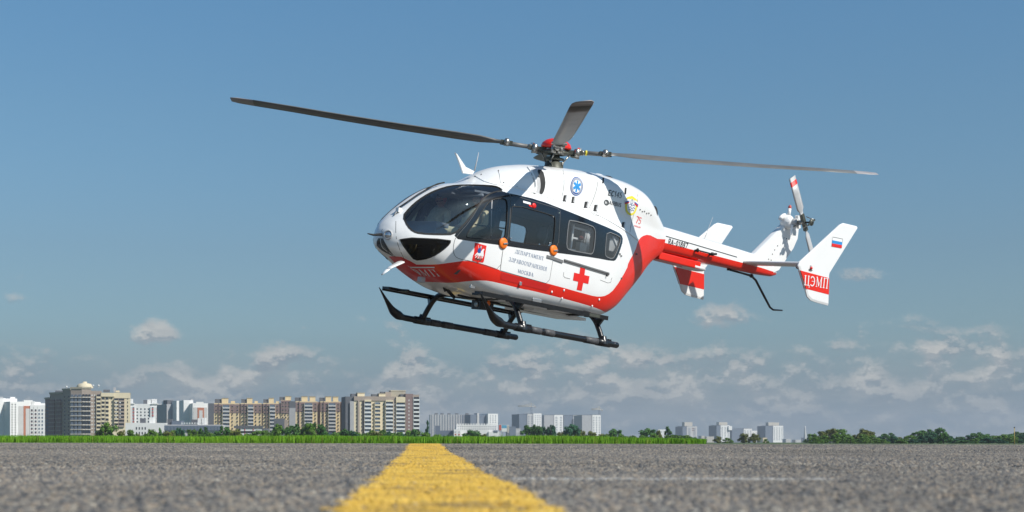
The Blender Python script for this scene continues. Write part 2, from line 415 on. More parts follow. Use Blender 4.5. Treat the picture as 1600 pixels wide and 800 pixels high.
R_w4 = zmap([z2(540, 440), z2(612, 470), z2(619, 490), z2(600, 545), z2(580, 590), z2(565, 597), z2(535, 586), z2(528, 570), z2(533, 500)], 1)
up = zmap([z1(330, 667), z1(440, 667), z1(520, 656), z1(620, 642), z1(700, 660), z1(800, 695), z4(240, 25), z4(700, 140), z4(1040, 237), z4(1120, 251), z4(1190, 238), z4(1260, 180), z4(1370, 0),
           z2(660, 620), z2(700, 552), z2(714, 500), z2(735, 470), z2(775, 458), z2(825, 484)], 1, closed=False)
lo = zmap([z3(640, 116), z3(760, 124), z3(850, 125), z3(1000, 108), z3(1120, 103), z3(1220, 118), z3(1480, 185), z4(500, 190), z4(800, 265), z4(1000, 320), z4(1130, 362), z4(1190, 396)], 1, closed=False)
u0 = up[0]; l0 = lo[0]
R_red = [(u0[0]-.25, u0[1]-.15), (u0[0]-.75, 1.0), (u0[0]-.85, 0)]
R_red = [(max(u0[0]-.9, .9), 0), (max(u0[0]-.8, 1.0), .9), (u0[0]-.25, u0[1]-.05)]+up+[(NSx, up[-1][1]-.2), (NSx, 0), (lo[-1][0]+.1, 0)]+lo[::-1]+[(l0[0], 0)]
R_lamp = zmap([(584, 369), (597, 369.5), (602, 380), (612, 396), (624, 406), (628, 410), (615, 416), (600, 402), (590, 390)], 1)
D1 = zmap([(709, 380), (708, 392), (711, 401), (719, 405), (735, 407.5), (760, 415), (781.2, 422.5), (786, 386), (793, 376), (797, 340), (797.5, 304), (790, 299), (765, 301), (752, 316), (735, 345), (712, 371)], 1)
D2 = zmap([(781.5, 422.5), (820, 433.5), (853, 442.5), (858.5, 437), (866, 392), (872.5, 378), (875.5, 330), (870, 325.5), (797.6, 304.2), (797.2, 340), (793.2, 376), (786.2, 386)], 0)
def inside(p, poly):
    x, y = p; c = False; n = len(poly); j = n-1
    for i in range(n):
        xi, yi = poly[i]; xj, yj = poly[j]
        if (yi > y) != (yj > y) and x < (xj-xi)*(y-yi)/(yj-yi)+xi: c = not c
        j = i
    return c
PANES = {'windscreen': (R_wind, 'wind'), 'chin_window': (R_chin, 'chin'), 'w1': (R_w1, 'pane'), 'w2': (R_w2, 'pane'), 'w3': (R_w3, 'clear'), 'w4': (R_w4, 'clear'), 'landing_light_cover': (R_lamp, 'clear')}
ALLP = [R_wind, R_chin, R_band, R_w1, R_w2, R_w3, R_w4, R_red, R_lamp, D1, D2]
SC = 1.0
ptsl, edges = [], []
for poly in ALLP:
    k = len(ptsl); n = len(poly)
    ptsl += [Vector((min(max(p[0], 0), NSx), min(max(p[1], 0), NT))) for p in poly]; edges += [(k+i, k+(i+1) % n) for i in range(n)]
gx = [0, .06, .12, .2, .3, .42, .55, .7, .85]+[1+i*.125 for i in range(int((NSx-1)/.125)+1)]
for s in gx:
    for j in range(0, 46):
        ptsl.append(Vector((s, j*.2)))
vo, eo, fo, *_ = delaunay_2d_cdt(ptsl, edges, [], 0, 1e-5)
vo = [(p.x, p.y) for p in vo]
VP = [H(*p) for p in vo]; VN = [HN(*p) for p in vo]
cls = []
for f in fo:
    c = (sum(vo[k][0] for k in f)/len(f), sum(vo[k][1] for k in f)/len(f)); door = 0
    if inside(c, D1): door = 1
    elif inside(c, D2): door = 2
    r = None
    for nme, (poly, _m) in PANES.items():
        if inside(c, poly): r = nme; break
    if r is None: r = 'black' if inside(c, R_band) else ('red' if inside(c, R_red) else 'white')
    cls.append((door, r))
def hull_part(name, sel, parent, off=0.0, mirror=(1, -1), mats=None, flip=False, drop=None):
    vs, fs, ns, mi = [], [], [], []; names = []; mid = {}
    for sg in mirror:
        idx = dict(mid)
        for f, c in zip(fo, cls):
            mk = sel(c)
            if mk is None: continue
            if drop and drop(f): continue
            if mk not in names: names.append(mk)
            g = []
            for k in f:
                if k not in idx:
                    idx[k] = len(vs); p = VP[k]+VN[k]*off; n = VN[k]
                    if abs(p.y) < 1e-6: mid[k] = idx[k]
                    vs.append((p.x, p.y*sg, p.z)); ns.append(((n.x, n.y*sg, n.z) if not flip else (-n.x, -n.y*sg, -n.z)))
                g.append(idx[k])
            # orient by the analytic normal
            a, b, c3 = (Vector(vs[q]) for q in g[:3]); nn = (b-a).cross(c3-a)
            if nn.length < 1e-10: continue
            m = sum((Vector(ns[q]) for q in g), Vector())
            if nn.dot(m) < 0: g = g[::-1]
            fs.append(g); mi.append(names.index(mk))
    me = bpy.data.meshes.new(name); me.from_pydata(vs, [], fs)
    for q in names: me.materials.append(M[q])
    me.polygons.foreach_set('material_index', mi); me.polygons.foreach_set('use_smooth', [True]*len(fs)); me.update()
    me.normals_split_custom_set_from_vertices(ns)
    return link(name, me, parent)
PK = set(PANES)
fus = hull_part('fuselage_shell', lambda c: c[1] if c[0] == 0 and c[1] in ('white', 'red') else None, heli)
for sg in (1, -1): hull_part('window_surround', lambda c: 'black' if c[0] == 0 and c[1] == 'black' else None, heli, 0, (sg,))
for sg, sd in ((1, 'port'), (-1, 'starboard')):
    for nme in ('windscreen', 'chin_window', 'landing_light_cover'):
        if nme == 'landing_light_cover' and sg < 0: continue
        hull_part(nme, lambda c: PANES[nme][1] if c[1] == nme else None, heli, -.004, (sg,) if nme != 'landing_light_cover' else (1, -1))
    for nme in ('w3', 'w4'):
        hull_part('cabin_window', lambda c: PANES[nme][1] if c[1] == nme else None, heli, -.010, (sg,))
    d1 = hull_part('cockpit_door', lambda c: c[1] if c[0] == 1 and c[1] in ('white', 'red', 'black') else None, heli, 0.002, (sg,))
    hull_part('door_window', lambda c: 'pane' if c[1] == 'w1' else None, d1, -.008, (sg,))
    d2 = hull_part('sliding_door', lambda c: c[1] if c[0] == 2 and c[1] in ('white', 'red', 'black') else None, heli, 0.004, (sg,))
    hull_part('door_window', lambda c: 'pane' if c[1] == 'w2' else None, d2, -.006, (sg,))
    if sg > 0: PD1, PD2 = d1, d2
hull_part('cabin_lining', lambda c: 'lining' if c[1] in ('white', 'red', 'black') else None, heli, -.028, flip=True)

# seams, gaskets and frames: thin strips laid along outlines on the hull
def strip(mb, poly, m, w=.006, off=.003, closed=True, mirror=False, sgs=None):
    P = [H(*p) for p in poly]; N = [HN(*p) for p in poly]; n = len(P); sgs = sgs or ((1, -1) if mirror else (1,))
    for sg in sgs:
        vs, fs = [], []
        for i in range(n):
            a = P[(i-1) % n] if closed or i > 0 else P[i]; b = P[(i+1) % n] if closed or i < n-1 else P[i]
            t = b-a
            if t.length < 1e-6: t = Vector((1, 0, 0))
            s_ = N[i].cross(t.normalized()).normalized(); hh = off
            for q in (P[i]+s_*w/2-N[i]*.004, P[i]+s_*w/2+N[i]*hh, P[i]-s_*w/2+N[i]*hh, P[i]-s_*w/2-N[i]*.004): vs.append((q.x, q.y*sg, q.z))
        for i in range(n if closed else n-1):
            j = (i+1) % n
            for k in range(3):
                f = (i*4+k, j*4+k, j*4+k+1, i*4+k+1); fs.append(f if sg > 0 else f[::-1])
        mb.add(vs, fs, m, False)
for poly, w, mm, nm in ((R_wind, .024, 'rubber', 'windscreen_gasket'), (R_chin, .016, 'rubber', 'chin_window_gasket'), (R_w3, .016, 'grey', 'window_frame'), (R_w4, .014, 'grey', 'window_frame')):
    for sg in (1, -1):
        mb = MB(); strip(mb, poly, M[mm], w, .006 if mm == 'rubber' else .004, sgs=(sg,)); mb.build(nm, heli)
for poly, dd in ((R_w1, PD1), (R_w2, PD2)):
    mb = MB(); strip(mb, poly, M['rubber'], .012, .008); mb.build('window_gasket', dd)
mb = MB(); strip(mb, D1, M['seam'], .007, .003); mb.build('door_seam', PD1)
mb = MB(); strip(mb, D2, M['seam'], .007, .005); mb.build('door_seam', PD2)
mb = MB()
for ln in ([(826, 262), (832, 275), (836, 292), (835, 303)], [(879, 262), (882, 282), (879, 305), (877, 311)], [(934, 272), (934, 290), (927, 312), (920, 326)], [(997, 300), (996, 318), (987, 345), (984, 364)],
           [z1(795, 135), z1(803, 170), z1(806, 205)], [z1(130, 400), z1(135, 500), z1(160, 590), z1(205, 640)], [z1(213, 420), z1(212, 500), z1(225, 560), z1(262, 640)],
           [z4(805, 30), z4(800, 75), z4(860, 90)], [z4(1130, 100), z4(1220, 135), z4(1235, 80)], [z2(450, 335), z2(480, 330), z2(505, 350), z2(480, 356), z2(452, 340)]):
    q = zmap(ln, 1, closed=False)
    if len(q) > 2: strip(mb, q, M['seam'], .007, .002, closed=False)
mb.build('panel_seam', heli, stuff=True)
mb = MB(); q = zmap([(742, 274), z1(735, 205), z1(860, 222), z2(20, 190), z2(100, 216), z2(250, 266), z2(380, 308), z2(500, 352), z2(640, 432), z2(715, 490)], 1, closed=False); strip(mb, q, M['white'], .03, .012, closed=False); mb.build('roof_rail', heli)

# ---- lettering and marks laid on a surface
def arc(cx, cy, rx, ry, a0, a1, n=10): return [(cx+rx*math.cos(R(a0+(a1-a0)*i/n)), cy+ry*math.sin(R(a0+(a1-a0)*i/n))) for i in range(n+1)]
TK, TN = .13, .05
def vs_(x, y0=0., y1=1., serif=(1, 1)):
    L = [([(x, y0), (x, y1)], TK)]
    if serif[0]: L.append(([(x-.13, y0+.02), (x+.13, y0+.02)], TN))
    if serif[1]: L.append(([(x-.13, y1-.02), (x+.13, y1-.02)], TN))
    return L
SER = {  # serif capitals: width, strokes
 'Д': (.86, [([(.66, .1), (.66, .97)], TK), ([(.18, .1), (.34, .97)], TN), ([(.26, .97), (.78, .97)], TN), ([(.03, .09), (.84, .09)], .07), ([(.05, .1), (.05, -.16)], .07), ([(.82, .1), (.82, -.16)], .07)]),
 'Е': (.62, vs_(.16)+[([(.16, .97), (.54, .97)], TN), ([(.16, .5), (.42, .5)], TN), ([(.16, .03), (.56, .03)], TN), ([(.54, .97), (.54, .82)], TN), ([(.56, .03), (.56, .2)], TN)]),
 'П': (.82, vs_(.17)+vs_(.65)+[([(.1, .97), (.72, .97)], TN)]),
 'А': (.78, [([(.1, .0), (.38, 1.)], TN), ([(.36, 1.), (.68, .0)], TK), ([(.2, .34), (.55, .34)], TN), ([(0, .02), (.2, .02)], TN), ([(.56, .02), (.8, .02)], TN)]),
 'Р': (.62, vs_(.16)+[([(.16, .97)]+arc(.34, .735, .19, .235, 90, -90)+[(.16, .5)], .09)]),
 'Т': (.68, vs_(.34, serif=(1, 0))+[([(.03, .97), (.65, .97)], TN), ([(.04, .97), (.04, .8)], TN), ([(.64, .97), (.64, .8)], TN)]),
 'М': (.98, [([(.15, 0), (.17, 1)], TN), ([(.17, 1), (.47, .12)], TK), ([(.47, .12), (.79, 1)], TN), ([(.80, 0), (.80, 1)], TK), ([(.04, .02), (.27, .02)], TN), ([(.67, .02), (.93, .02)], TN), ([(.05, .98), (.22, .98)], TN), ([(.74, .98), (.92, .98)], TN)]),
 'Н': (.82, vs_(.17)+vs_(.65)+[([(.17, .5), (.65, .5)], TN)]),
 'З': (.60, [(arc(.27, .74, .2, .24, 140, -80), .10), (arc(.27, .26, .24, .25, 80, -150), .11)]),
 'В': (.66, vs_(.16)+[([(.16, .97)]+arc(.34, .745, .16, .225, 90, -90)+[(.16, .52)], .08), ([(.16, .52)]+arc(.36, .27, .2, .25, 90, -90)+[(.16, .02)], .09)]),
 'О': (.80, [(arc(.38, .5, .31, .47, 0, 360, 20), .10)]),
 'Х': (.76, [([(.12, 1), (.62, 0)], TK), ([(.6, 1), (.12, 0)], TN), ([(0, .98), (.24, .98)], TN), ([(.5, .98), (.72, .98)], TN), ([(0, .02), (.24, .02)], TN), ([(.5, .02), (.76, .02)], TN)]),
 'И': (.84, vs_(.17)+vs_(.67)+[([(.17, .08), (.67, .92)], TN)]),
 'Я': (.70, vs_(.54)+[([(.54, .97)]+arc(.34, .735, .19, .235, 90, 270)+[(.54, .5)], .08), ([(.38, .5), (.1, .0)], .08), ([(0, .02), (.18, .02)], TN)]),
 'К': (.74, vs_(.16)+[([(.2, .5), (.56, .97)], TN), ([(.3, .55), (.62, .02)], TK), ([(.48, .97), (.68, .97)], TN), ([(.54, .02), (.76, .02)], TN)]),
 'С': (.70, [(arc(.38, .5, .3, .47, 50, 310, 16), .11), ([(.6, .95), (.6, .72)], TN)]),
 'Ц': (.84, vs_(.17)+vs_(.63)+[([(.1, .03), (.78, .03)], TN), ([(.78, .03), (.78, -.2)], .08)]),
 'Э': (.70, [(arc(.28, .5, .32, .47, 130, -130, 16), .11), ([(.2, .5), (.58, .5)], TN), ([(.06, .95), (.06, .74)], TN)]),
}
K = .13
SAN = {
 'R': (.62, [([(.1, 0), (.1, 1), ]+arc(.36, .75, .17, .25, 90, -90)+[(.1, .5)], K), ([(.33, .5), (.56, 0)], K)]),
 'A': (.66, [([(.03, 0), (.31, 1), (.6, 0)], K), ([(.14, .33), (.48, .33)], K)]),
 '-': (.4, [([(.06, .45), (.34, .45)], K)]),
 '0': (.6, [(arc(.29, .5, .2, .46, 0, 360, 16), K)]),
 '1': (.4, [([(.06, .8), (.22, 1), (.22, 0)], K)]),
 '8': (.58, [(arc(.28, .74, .18, .22, 0, 360, 14), K), (arc(.28, .26, .21, .25, 0, 360, 14), K)]),
 '7': (.54, [([(.03, .95), (.5, .95), (.2, 0)], K)]),
 'E': (.58, [([(.52, .95), (.1, .95), (.1, .05), (.52, .05)], .17), ([(.1, .5), (.46, .5)], .17)]),
 'C': (.66, [(arc(.36, .5, .27, .45, 50, 310, 14), .17)]),
 '4': (.6, [([(.42, 0), (.42, 1), (.04, .3), (.56, .3)], .1)]),
 '5': (.56, [([(.48, .95), (.12, .95), (.1, .55)]+arc(.26, .31, .22, .28, 100, -140, 12), .1)]),
 'I': (.28, [([(.13, 0), (.13, 1)], .16)]), 'B': (.64, [([(.1, 0), (.1, 1)]+arc(.34, .76, .17, .22, 90, -90)+[(.1, .53)]+arc(.36, .27, .2, .26, 90, -90)+[(.1, .02)], .15)]),
 'U': (.66, [([(.1, 1), (.1, .35)]+arc(.32, .32, .22, .28, 180, 360)+[(.54, 1)], .15)]),
 'S': (.6, [(arc(.3, .73, .2, .22, 20, 250, 10)+arc(.3, .27, .2, .23, 70, -160, 10), .15)]),
 'П': (.66, [([(.1, 0), (.1, .95), (.54, .95), (.54, 0)], K)]), 'О': (.7, [(arc(.34, .5, .25, .44, 0, 360, 14), K)]),
 'Б': (.6, [([(.5, .95), (.1, .95), (.1, .05)]+arc(.32, .3, .18, .25, -90, 90)+[(.1, .55)], K)]),
 'Е': (.56, [([(.5, .95), (.1, .95), (.1, .05), (.5, .05)], K), ([(.1, .5), (.44, .5)], K)]),
 'Д': (.74, [([(.08, -.1), (.08, .06), (.64, .06), (.64, -.1)], K), ([(.16, .06), (.26, .95), (.54, .95), (.54, .06)], K)]),
 'А': (.66, [([(.03, 0), (.31, 1), (.6, 0)], K), ([(.14, .33), (.48, .33)], K)]),
}
def stroke_quads(line, w):
    out = []
    for (a, b) in zip(line[:-1], line[1:]):
        dx, dy = b[0]-a[0], b[1]-a[1]; L = math.hypot(dx, dy) or 1e-6; nx, ny = -dy/L*w/2, dx/L*w/2; ex, ey = dx/L*w*.25, dy/L*w*.25
        out.append([(a[0]+nx-ex, a[1]+ny-ey), (a[0]-nx-ex, a[1]-ny-ey), (b[0]-nx+ex, b[1]-ny+ey), (b[0]+nx+ex, b[1]+ny+ey)])
    return out
def word(txt, font, gap=.08):
    x = 0; quads = []
    for ch in txt:
        if ch == ' ': x += .4; continue
        w, st = font[ch]
        for ln, sw in st:
            for q in stroke_quads(ln, sw): quads.append([(x+p[0], p[1]) for p in q])
        x += w+gap
    return quads, x-gap
def lay(name, quads, fn, m, parent, off=.004):
    """quads in (a, b) -> fn(a, b) gives (point, normal) on the surface"""
    mb = MB()
    for i, q in enumerate(quads):
        P = []
        for p in q:
            r = fn(*p)
            if r is None: break
            P.append(r[0]+r[1]*(off+.00003*(i % 23)))
        if len(P) == len(q): mb.add(P, [tuple(range(len(P)))], m)
    return mb.build(name, parent)
def side_fn(x0, z0, sx_, sz_, tilt=0):
    def fn(a, b):
        q = hull_side(x0-a*sx_, z0+b*sz_+a*tilt)
        return None if q is None else (H(*q), HN(*q))
    return fn
def px_fn(quad):
    """unit square -> hull, corners given where they are in the photograph (bottom-left, bottom-right, top-right, top-left), straight in the side view"""
    c = [H(*hull_px(*p)) for p in quad]
    def fn(a, b):
        x = (c[0].x*(1-a)+c[1].x*a)*(1-b)+(c[3].x*(1-a)+c[2].x*a)*b
        z = (c[0].z*(1-a)+c[1].z*a)*(1-b)+(c[3].z*(1-a)+c[2].z*a)*b
        q = hull_side(x, z)
        return None if q is None else (H(*q), HN(*q))
    return fn
def norm_word(txt, font, gap=.08):
    q, w = word(txt, font, gap); return [[(p[0]/w, p[1]) for p in k] for k in q]
def grid_poly(poly, fn, name, m, parent, off, n=6):
    """filled outline, cut into small faces so that it follows the hull"""
    xs = [p[0] for p in poly]; ys = [p[1] for p in poly]; V = [Vector(p) for p in poly]; E = [(i, (i+1) % len(V)) for i in range(len(V))]
    for i in range(1, n):
        for j in range(1, n):
            p = (min(xs)+(max(xs)-min(xs))*i/n, min(ys)+(max(ys)-min(ys))*j/n)
            if inside(p, poly): V.append(Vector(p))
    vo2, _, fo2, *_ = delaunay_2d_cdt(V, E, [], 1, 1e-5)
    mb = MB(); P = []
    for p in vo2:
        r = fn(p.x, p.y)
        if r is None: return None
        P.append(r[0]+r[1]*off)
    n0 = fn(vo2[0].x, vo2[0].y)[1]; F_ = []
    for f in fo2:
        nn = (P[f[1]]-P[f[0]]).cross(P[f[2]]-P[f[0]]); F_.append(tuple(f) if nn.dot(n0) > 0 else tuple(f)[::-1])
    mb.add(P, F_, m, True); return mb.build(name, parent)
# door text
for txt, q in (('ДЕПАРТАМЕНТ', [z8(463, 424), z8(662, 475), z8(664, 450), z8(467, 399)]), ('ЗДРАВООХРАНЕНИЯ', [z8(419, 478), z8(682, 549), z8(686, 523), z8(424, 452)]), ('МОСКВА', [z8(482, 560), z8(590, 588), z8(594, 563), z8(486, 536)])):
    lay('lettering', norm_word(txt, SER), px_fn(q), M['navy'], PD2, .007)
lay('lettering', norm_word('EC145', SAN, .1), px_fn([(949.5, 305), (970.5, 310), (972.5, 301.5), (951.5, 296.8)]), M['print_dark'], heli)
lay('lettering', norm_word('AIRBUS', SAN, .1), px_fn([(951.5, 319), (970, 323.6), (971, 317.8), (952.5, 313.6)]), M['print_dark'], heli)
lay('lettering', norm_word('ПОБЕДА', SAN, .1), px_fn([(990.5, 353.8), (1000.5, 356.6), (1001, 354.2), (991, 351.4)]), M['rprint'], heli)
lay('lettering', norm_word('75', SAN, .04), px_fn([(992.5, 348), (1000.5, 350.5), (1003, 340.5), (995, 337.5)]), M['rprint'], heli)
# round logo beside the maker's name
cf = px_fn([(943, 320), (951, 322), (952, 313), (944, 311)])
lay('logo_ring', stroke_quads(arc(.5, .5, .38, .38, 0, 360, 18), .2)+stroke_quads(arc(.55, .5, .16, .16, -120, 150, 8), .1), cf, M['print_dark'], heli)
# round emblem with six-armed star
cf = px_fn([(888.6, 303.5), (908, 308), (910.6, 279), (891.2, 274.5)])
circ = lambda r, n=28: arc(.5, .5, r, r, 0, 360, n)[:-1]
e0 = grid_poly(circ(.5), cf, 'round_emblem', M['blue'], heli, .004)
ring_ = grid_poly(circ(.455), cf, 'emblem_ring', M['lgrey'], e0, .0055); grid_poly(circ(.42), cf, 'emblem_ring', M['blue'], e0, .0068)
grid_poly(circ(.345), cf, 'emblem_disc', M['wprint'], e0, .0082)
for k in range(3):
    a = R(90+60*k); ca, sa = math.cos(a), math.sin(a); L, w = .31, .075
    grid_poly([(.5+ca*L-sa*w, .5+sa*L+ca*w), (.5-ca*L-sa*w, .5-sa*L+ca*w), (.5-ca*L+sa*w, .5-sa*L-ca*w), (.5+ca*L+sa*w, .5+sa*L-ca*w)], cf, 'star_arm', M['sky_blue'], e0, .0096+.0008*k)
# small letters round the emblem rim, too small to read in the photograph: a broken pale ring
lay('rim_lettering', [q for i, q in enumerate(stroke_quads(arc(.5, .5, .383, .383, -60, 240, 60), .045)) if i % 2 == 0], cf, M['lgrey'], e0, .0085)
# yellow shield emblem with tricolour ribbon
cf = px_fn([(974, 333.5), (994, 338), (997, 308), (977, 303.5)])
sh = [(.5, -.02), (.3, .02), (.14, .14), (.05, .35), (.05, .7), (.12, .86), (.5, .99), (.88, .86), (.95, .7), (.95, .35), (.86, .14), (.7, .02)]
e1_ = grid_poly(sh, cf, 'shield_emblem', M['yellow'], heli, .004)
grid_poly([(.5+(p[0]-.5)*.70, .47+(p[1]-.5)*.74) for p in sh], cf, 'shield_field', M['wprint'], e1_, .006)
lay('ribbon', [[(.0, .62), (.3, .72), (.3, .80), (.0, .72)]], cf, M['wprint'], e1_, .008); lay('ribbon', [[(.7, .72), (1., .62), (1., .72), (.7, .80)]], cf, M['wprint'], e1_, .008)
lay('ribbon', [[(.0, .55), (.3, .65), (.3, .72), (.0, .62)]], cf, M['blue'], e1_, .008); lay('ribbon', [[(.7, .65), (1., .55), (1., .62), (.7, .72)]], cf, M['blue'], e1_, .008)
lay('ribbon', [[(.0, .48), (.3, .58), (.3, .65), (.0, .55)]], cf, M['rprint'], e1_, .008); lay('ribbon', [[(.7, .58), (1., .48), (1., .55), (.7, .65)]], cf, M['rprint'], e1_, .008)
lay('script', [q for a in ((.32, .5, .42), (.3, .36, .5), (.36, .24, .36)) for q in stroke_quads([(a[0], a[1]), (a[0]+a[2]*.25, a[1]+.06), (a[0]+a[2]*.5, a[1]-.03), (a[0]+a[2]*.75, a[1]+.05), (a[0]+a[2], a[1])], .035)]
    + stroke_quads(arc(.5, .68, .08, .12, 0, 360, 10), .03), cf, M['navy'], e1_, .009)
# coat of arms on the cockpit door: white horse and rider on red
cf = px_fn([(737.0, 408.5), (755.0, 411.5), (760, 384), (741.8, 379)])
shp = [(0, .1), (.06, .04), (.38, .03), (.5, -.03), (.62, .03), (.94, .04), (1, .1), (1, 1), (0, 1)]
ca_ = grid_poly(shp, cf, 'coat_of_arms', M['rprint'], PD1, .006)
grid_poly([(.5, .35), (.68, .40), (.8, .36), (.88, .40), (.84, .56), (.80, .68), (.86, .76), (.80, .80), (.68, .74), (.60, .62), (.40, .58), (.24, .48), (.12, .34), (.16, .30), (.30, .42)], cf, 'horse', M['wprint'], ca_, .0085)
lay('horse_leg', stroke_quads([(.38, .44), (.30, .30), (.2, .24)], .05)+stroke_quads([(.46, .42), (.48, .28), (.42, .22)], .05)+stroke_quads([(.70, .45), (.82, .34), (.76, .27)], .05)+stroke_quads([(.66, .44), (.68, .3)], .05)+stroke_quads([(.3, .9), (.36, .74), (.5, .5), (.62, .2)], .025), cf, M['wprint'], ca_, .0087)
grid_poly([(.36, .5), (.56, .52), (.58, .66), (.54, .78), (.44, .8), (.34, .74), (.28, .62)], cf, 'rider', M['blue'], ca_, .0095)
grid_poly([(.5, .78), (.58, .78), (.6, .88), (.54, .92), (.48, .88)], cf, 'rider_head', M['lgrey'], ca_, .0095)
lay('dragon', stroke_quads([(.22, .14), (.3, .22), (.42, .14), (.55, .2), (.68, .13), (.76, .22)], .07), cf, M['greenmetal'], ca_, .0085)
# red cross on the rear flank
cf = px_fn([z4(905, 186), z4(1010, 190), z4(1022, 5), z4(915, 5)])
cc = H(*hull_px(*z4(961, 85)))
def crossfn(a, b):
    q = hull_side(cc.x-a, cc.z+b); return (H(*q), HN(*q))
mbx = [(-.065, -.20), (.065, -.20), (.065, -.065), (.20, -.065), (.20, .065), (.065, .065), (.065, .20), (-.065, .20), (-.065, .065), (-.20, .065), (-.20, -.065), (-.065, -.065)]
grid_poly(mbx, crossfn, 'red_cross', M['rprint'], heli, .004, 9)
# nose letters and stripe
def npx(u, v):
    q = hull_px(u, v); return (H(*q), HN(*q)) if q else None
def nose_fn(quad):
    def fn(a, b):
        u = (quad[0][0]*(1-a)+quad[1][0]*a)*(1-b)+(quad[3][0]*(1-a)+quad[2][0]*a)*b
        v = (quad[0][1]*(1-a)+quad[1][1]*a)*(1-b)+(quad[3][1]*(1-a)+quad[2][1]*a)*b
        return npx(u, v)
    return fn
for ch, q in (('Ц', [(642.5, 429), (650, 429.5), (642.5, 420.5), (635, 420)]), ('Э', [(652, 430), (660.5, 430.5), (651.5, 421), (643.5, 420.5)]), ('М', [(661.5, 431), (673.5, 431.2), (665.5, 421.2), (653, 421)]), ('П', [(676.5, 431.4), (688.5, 431.2), (679, 421), (667.5, 421)])):
    lay('lettering', norm_word(ch, SER), nose_fn(q), M['wprint'], heli)
lay('nose_stripe', [[(i/8, 0), ((i+1)/8, 0), ((i+1)/8, 1), (i/8, 1)] for i in range(8)], nose_fn([(627, 418.4), (679, 418.6), (679, 416.6), (627, 416.6)]), M['wprint'], heli)

# ---- cowling openings, louvres, intake
def patch(name, outline, m, off=.004, sm=1, parent=heli):
    q = zmap(outline, sm, step=3)
    if len(q) < 3: return None
    V = [Vector(p) for p in q]; vo2, _, fo2, *_ = delaunay_2d_cdt(V, [(i, (i+1) % len(V)) for i in range(len(V))], [], 1, 1e-6)
    mb = MB(); P = [H(p.x, p.y)+HN(p.x, p.y)*off for p in vo2]; n0 = HN(vo2[0].x, vo2[0].y)
    mb.add(P, [tuple(f) if (P[f[1]]-P[f[0]]).cross(P[f[2]]-P[f[0]]).dot(n0) > 0 else tuple(f)[::-1] for f in fo2], m, True)
    return mb.build(name, parent)
ai = patch('air_intake', [(826, 263), (848, 265.5), (852.3, 282), (851, 296), (847, 305), (834, 303), (839, 290), (834, 274)], M['lgrey'], .003)
patch('intake_mouth_shade', [(838.5, 264.8), (848, 266), (852.3, 282), (851, 296), (847, 304.6), (842, 302.7), (845, 291), (843.5, 277)], M['rubber'], .005, parent=ai)  # flat black patch: painted shade of the intake opening
mbl = MB(); ql = zmap([(825, 261.5), (832, 272), (838, 288), (834.5, 303)], 1, closed=False); strip(mbl, ql, M['white'], .03, .02, closed=False); mbl.build('intake_lip', ai)
for k, (u, v, w, h) in enumerate([(882.5, 310, 3.6, 5), (895.3, 312.5, 3, 5), (915.5, 320, 3.8, 5), (930.5, 325, 3.8, 5), (973.5, 351.5, 3, 4.5), (942.3, 282, 1.6, 4.2), (977.2, 298.5, 1.8, 5)]):
    fr = patch('cooling_louvre', [(u-w, v+h), (u+w*.5, v+h), (u+w, v-h), (u-w*.5, v-h)], M['rubber'], .004, 0)
    if k < 5:
        mbl = MB(); q = zmap([(u+w*.2, v+h*.9), (u+w*.75, v-h*.9)], 0, closed=False, step=2)
        if len(q) > 1: strip(mbl, q, M['lgrey'], .03, .014, closed=False); mbl.build('louvre_blade', fr)
# roof bulge and exhausts
mb = MB(); c = hp(941, 274, .12); mb.ell(c+Vector((0, -.08, -.04)), (.16, .10, .07), M['white']); mb.build('roof_bulge', heli)
mb = MB(); c = hp(955, 275, .1); mb.ell(c+Vector((0, -.06, -.05)), (.12, .07, .055), M['rubber']); mb.build('anti_collision_light', heli)
for sg in (1, -1):
    mb = MB(); c = Vector((-2.42, .15*sg, 2.56)); ax = Vector((-.90, .40*sg, .12)).normalized()
    mb.lathe(c, [(.115, -.34), (.135, -.1), (.14, .10), (.118, .105), (.112, -.12), (.0, -.13)], M['rubber'], ax, 20)
    ex = mb.build('exhaust_pipe', heli)
# bolts along the rear cowling
mb = MB()
for k in range(6):
    q = hull_px(1000+k*3.4, 327.5+k*1.4+(k % 2)*1.6)
    if q: mb.box(H(*q)+HN(*q)*.004, (.022, .012, .018), M['seam'])
mb.build('cowling_latch', heli, stuff=True)

# ---- tail boom
bs = [(-2.70, .195, 1.93, 2.43), (-3.3, .185, 1.95, 2.425), (-4.3, .165, 1.965, 2.41), (-5.3, .14, 1.985, 2.395), (-6.0, .115, 2.00, 2.38), (-6.45, .085, 2.03, 2.30), (-6.62, .04, 2.08, 2.20)]
def bsec(x, w, zb, zt):
    zr = zb+(zt-zb)*.36; h = zt-zb
    half = [(0, zb), (w*.45, zb+.004), (w*.8, zb+h*.06), (w*.97, zb+h*.16), (w, zr), (w*.99, zb+h*.6), (w*.9, zb+h*.78), (w*.65, zb+h*.92), (w*.3, zb+h*.985), (0, zt)]
    return [(x, y, z) for y, z in half]+[(x, -y, z) for y, z in half[-2:0:-1]]
mb = MB(); rings = [bsec(*b) for b in bs]; n = len(rings[0])
vsb = [p for r in rings for p in r]
fr_, fw_ = [], []
for i in range(len(rings)-1):
    for k in range(n):
        f = (i*n+k, i*n+(k+1) % n, (i+1)*n+(k+1) % n, (i+1)*n+k)
        (fr_ if k in (0, 1, 2, 3) or k in (n-1, n-2, n-3, n-4) else fw_).append(f)
fr_.append(tuple((len(rings)-1)*n+k for k in range(n)))
mb.add(vsb, fw_, M['white'], True); mb.add(vsb, fr_, M['red'], True); boom = mb.build('tail_boom', heli)
boom.data.validate()
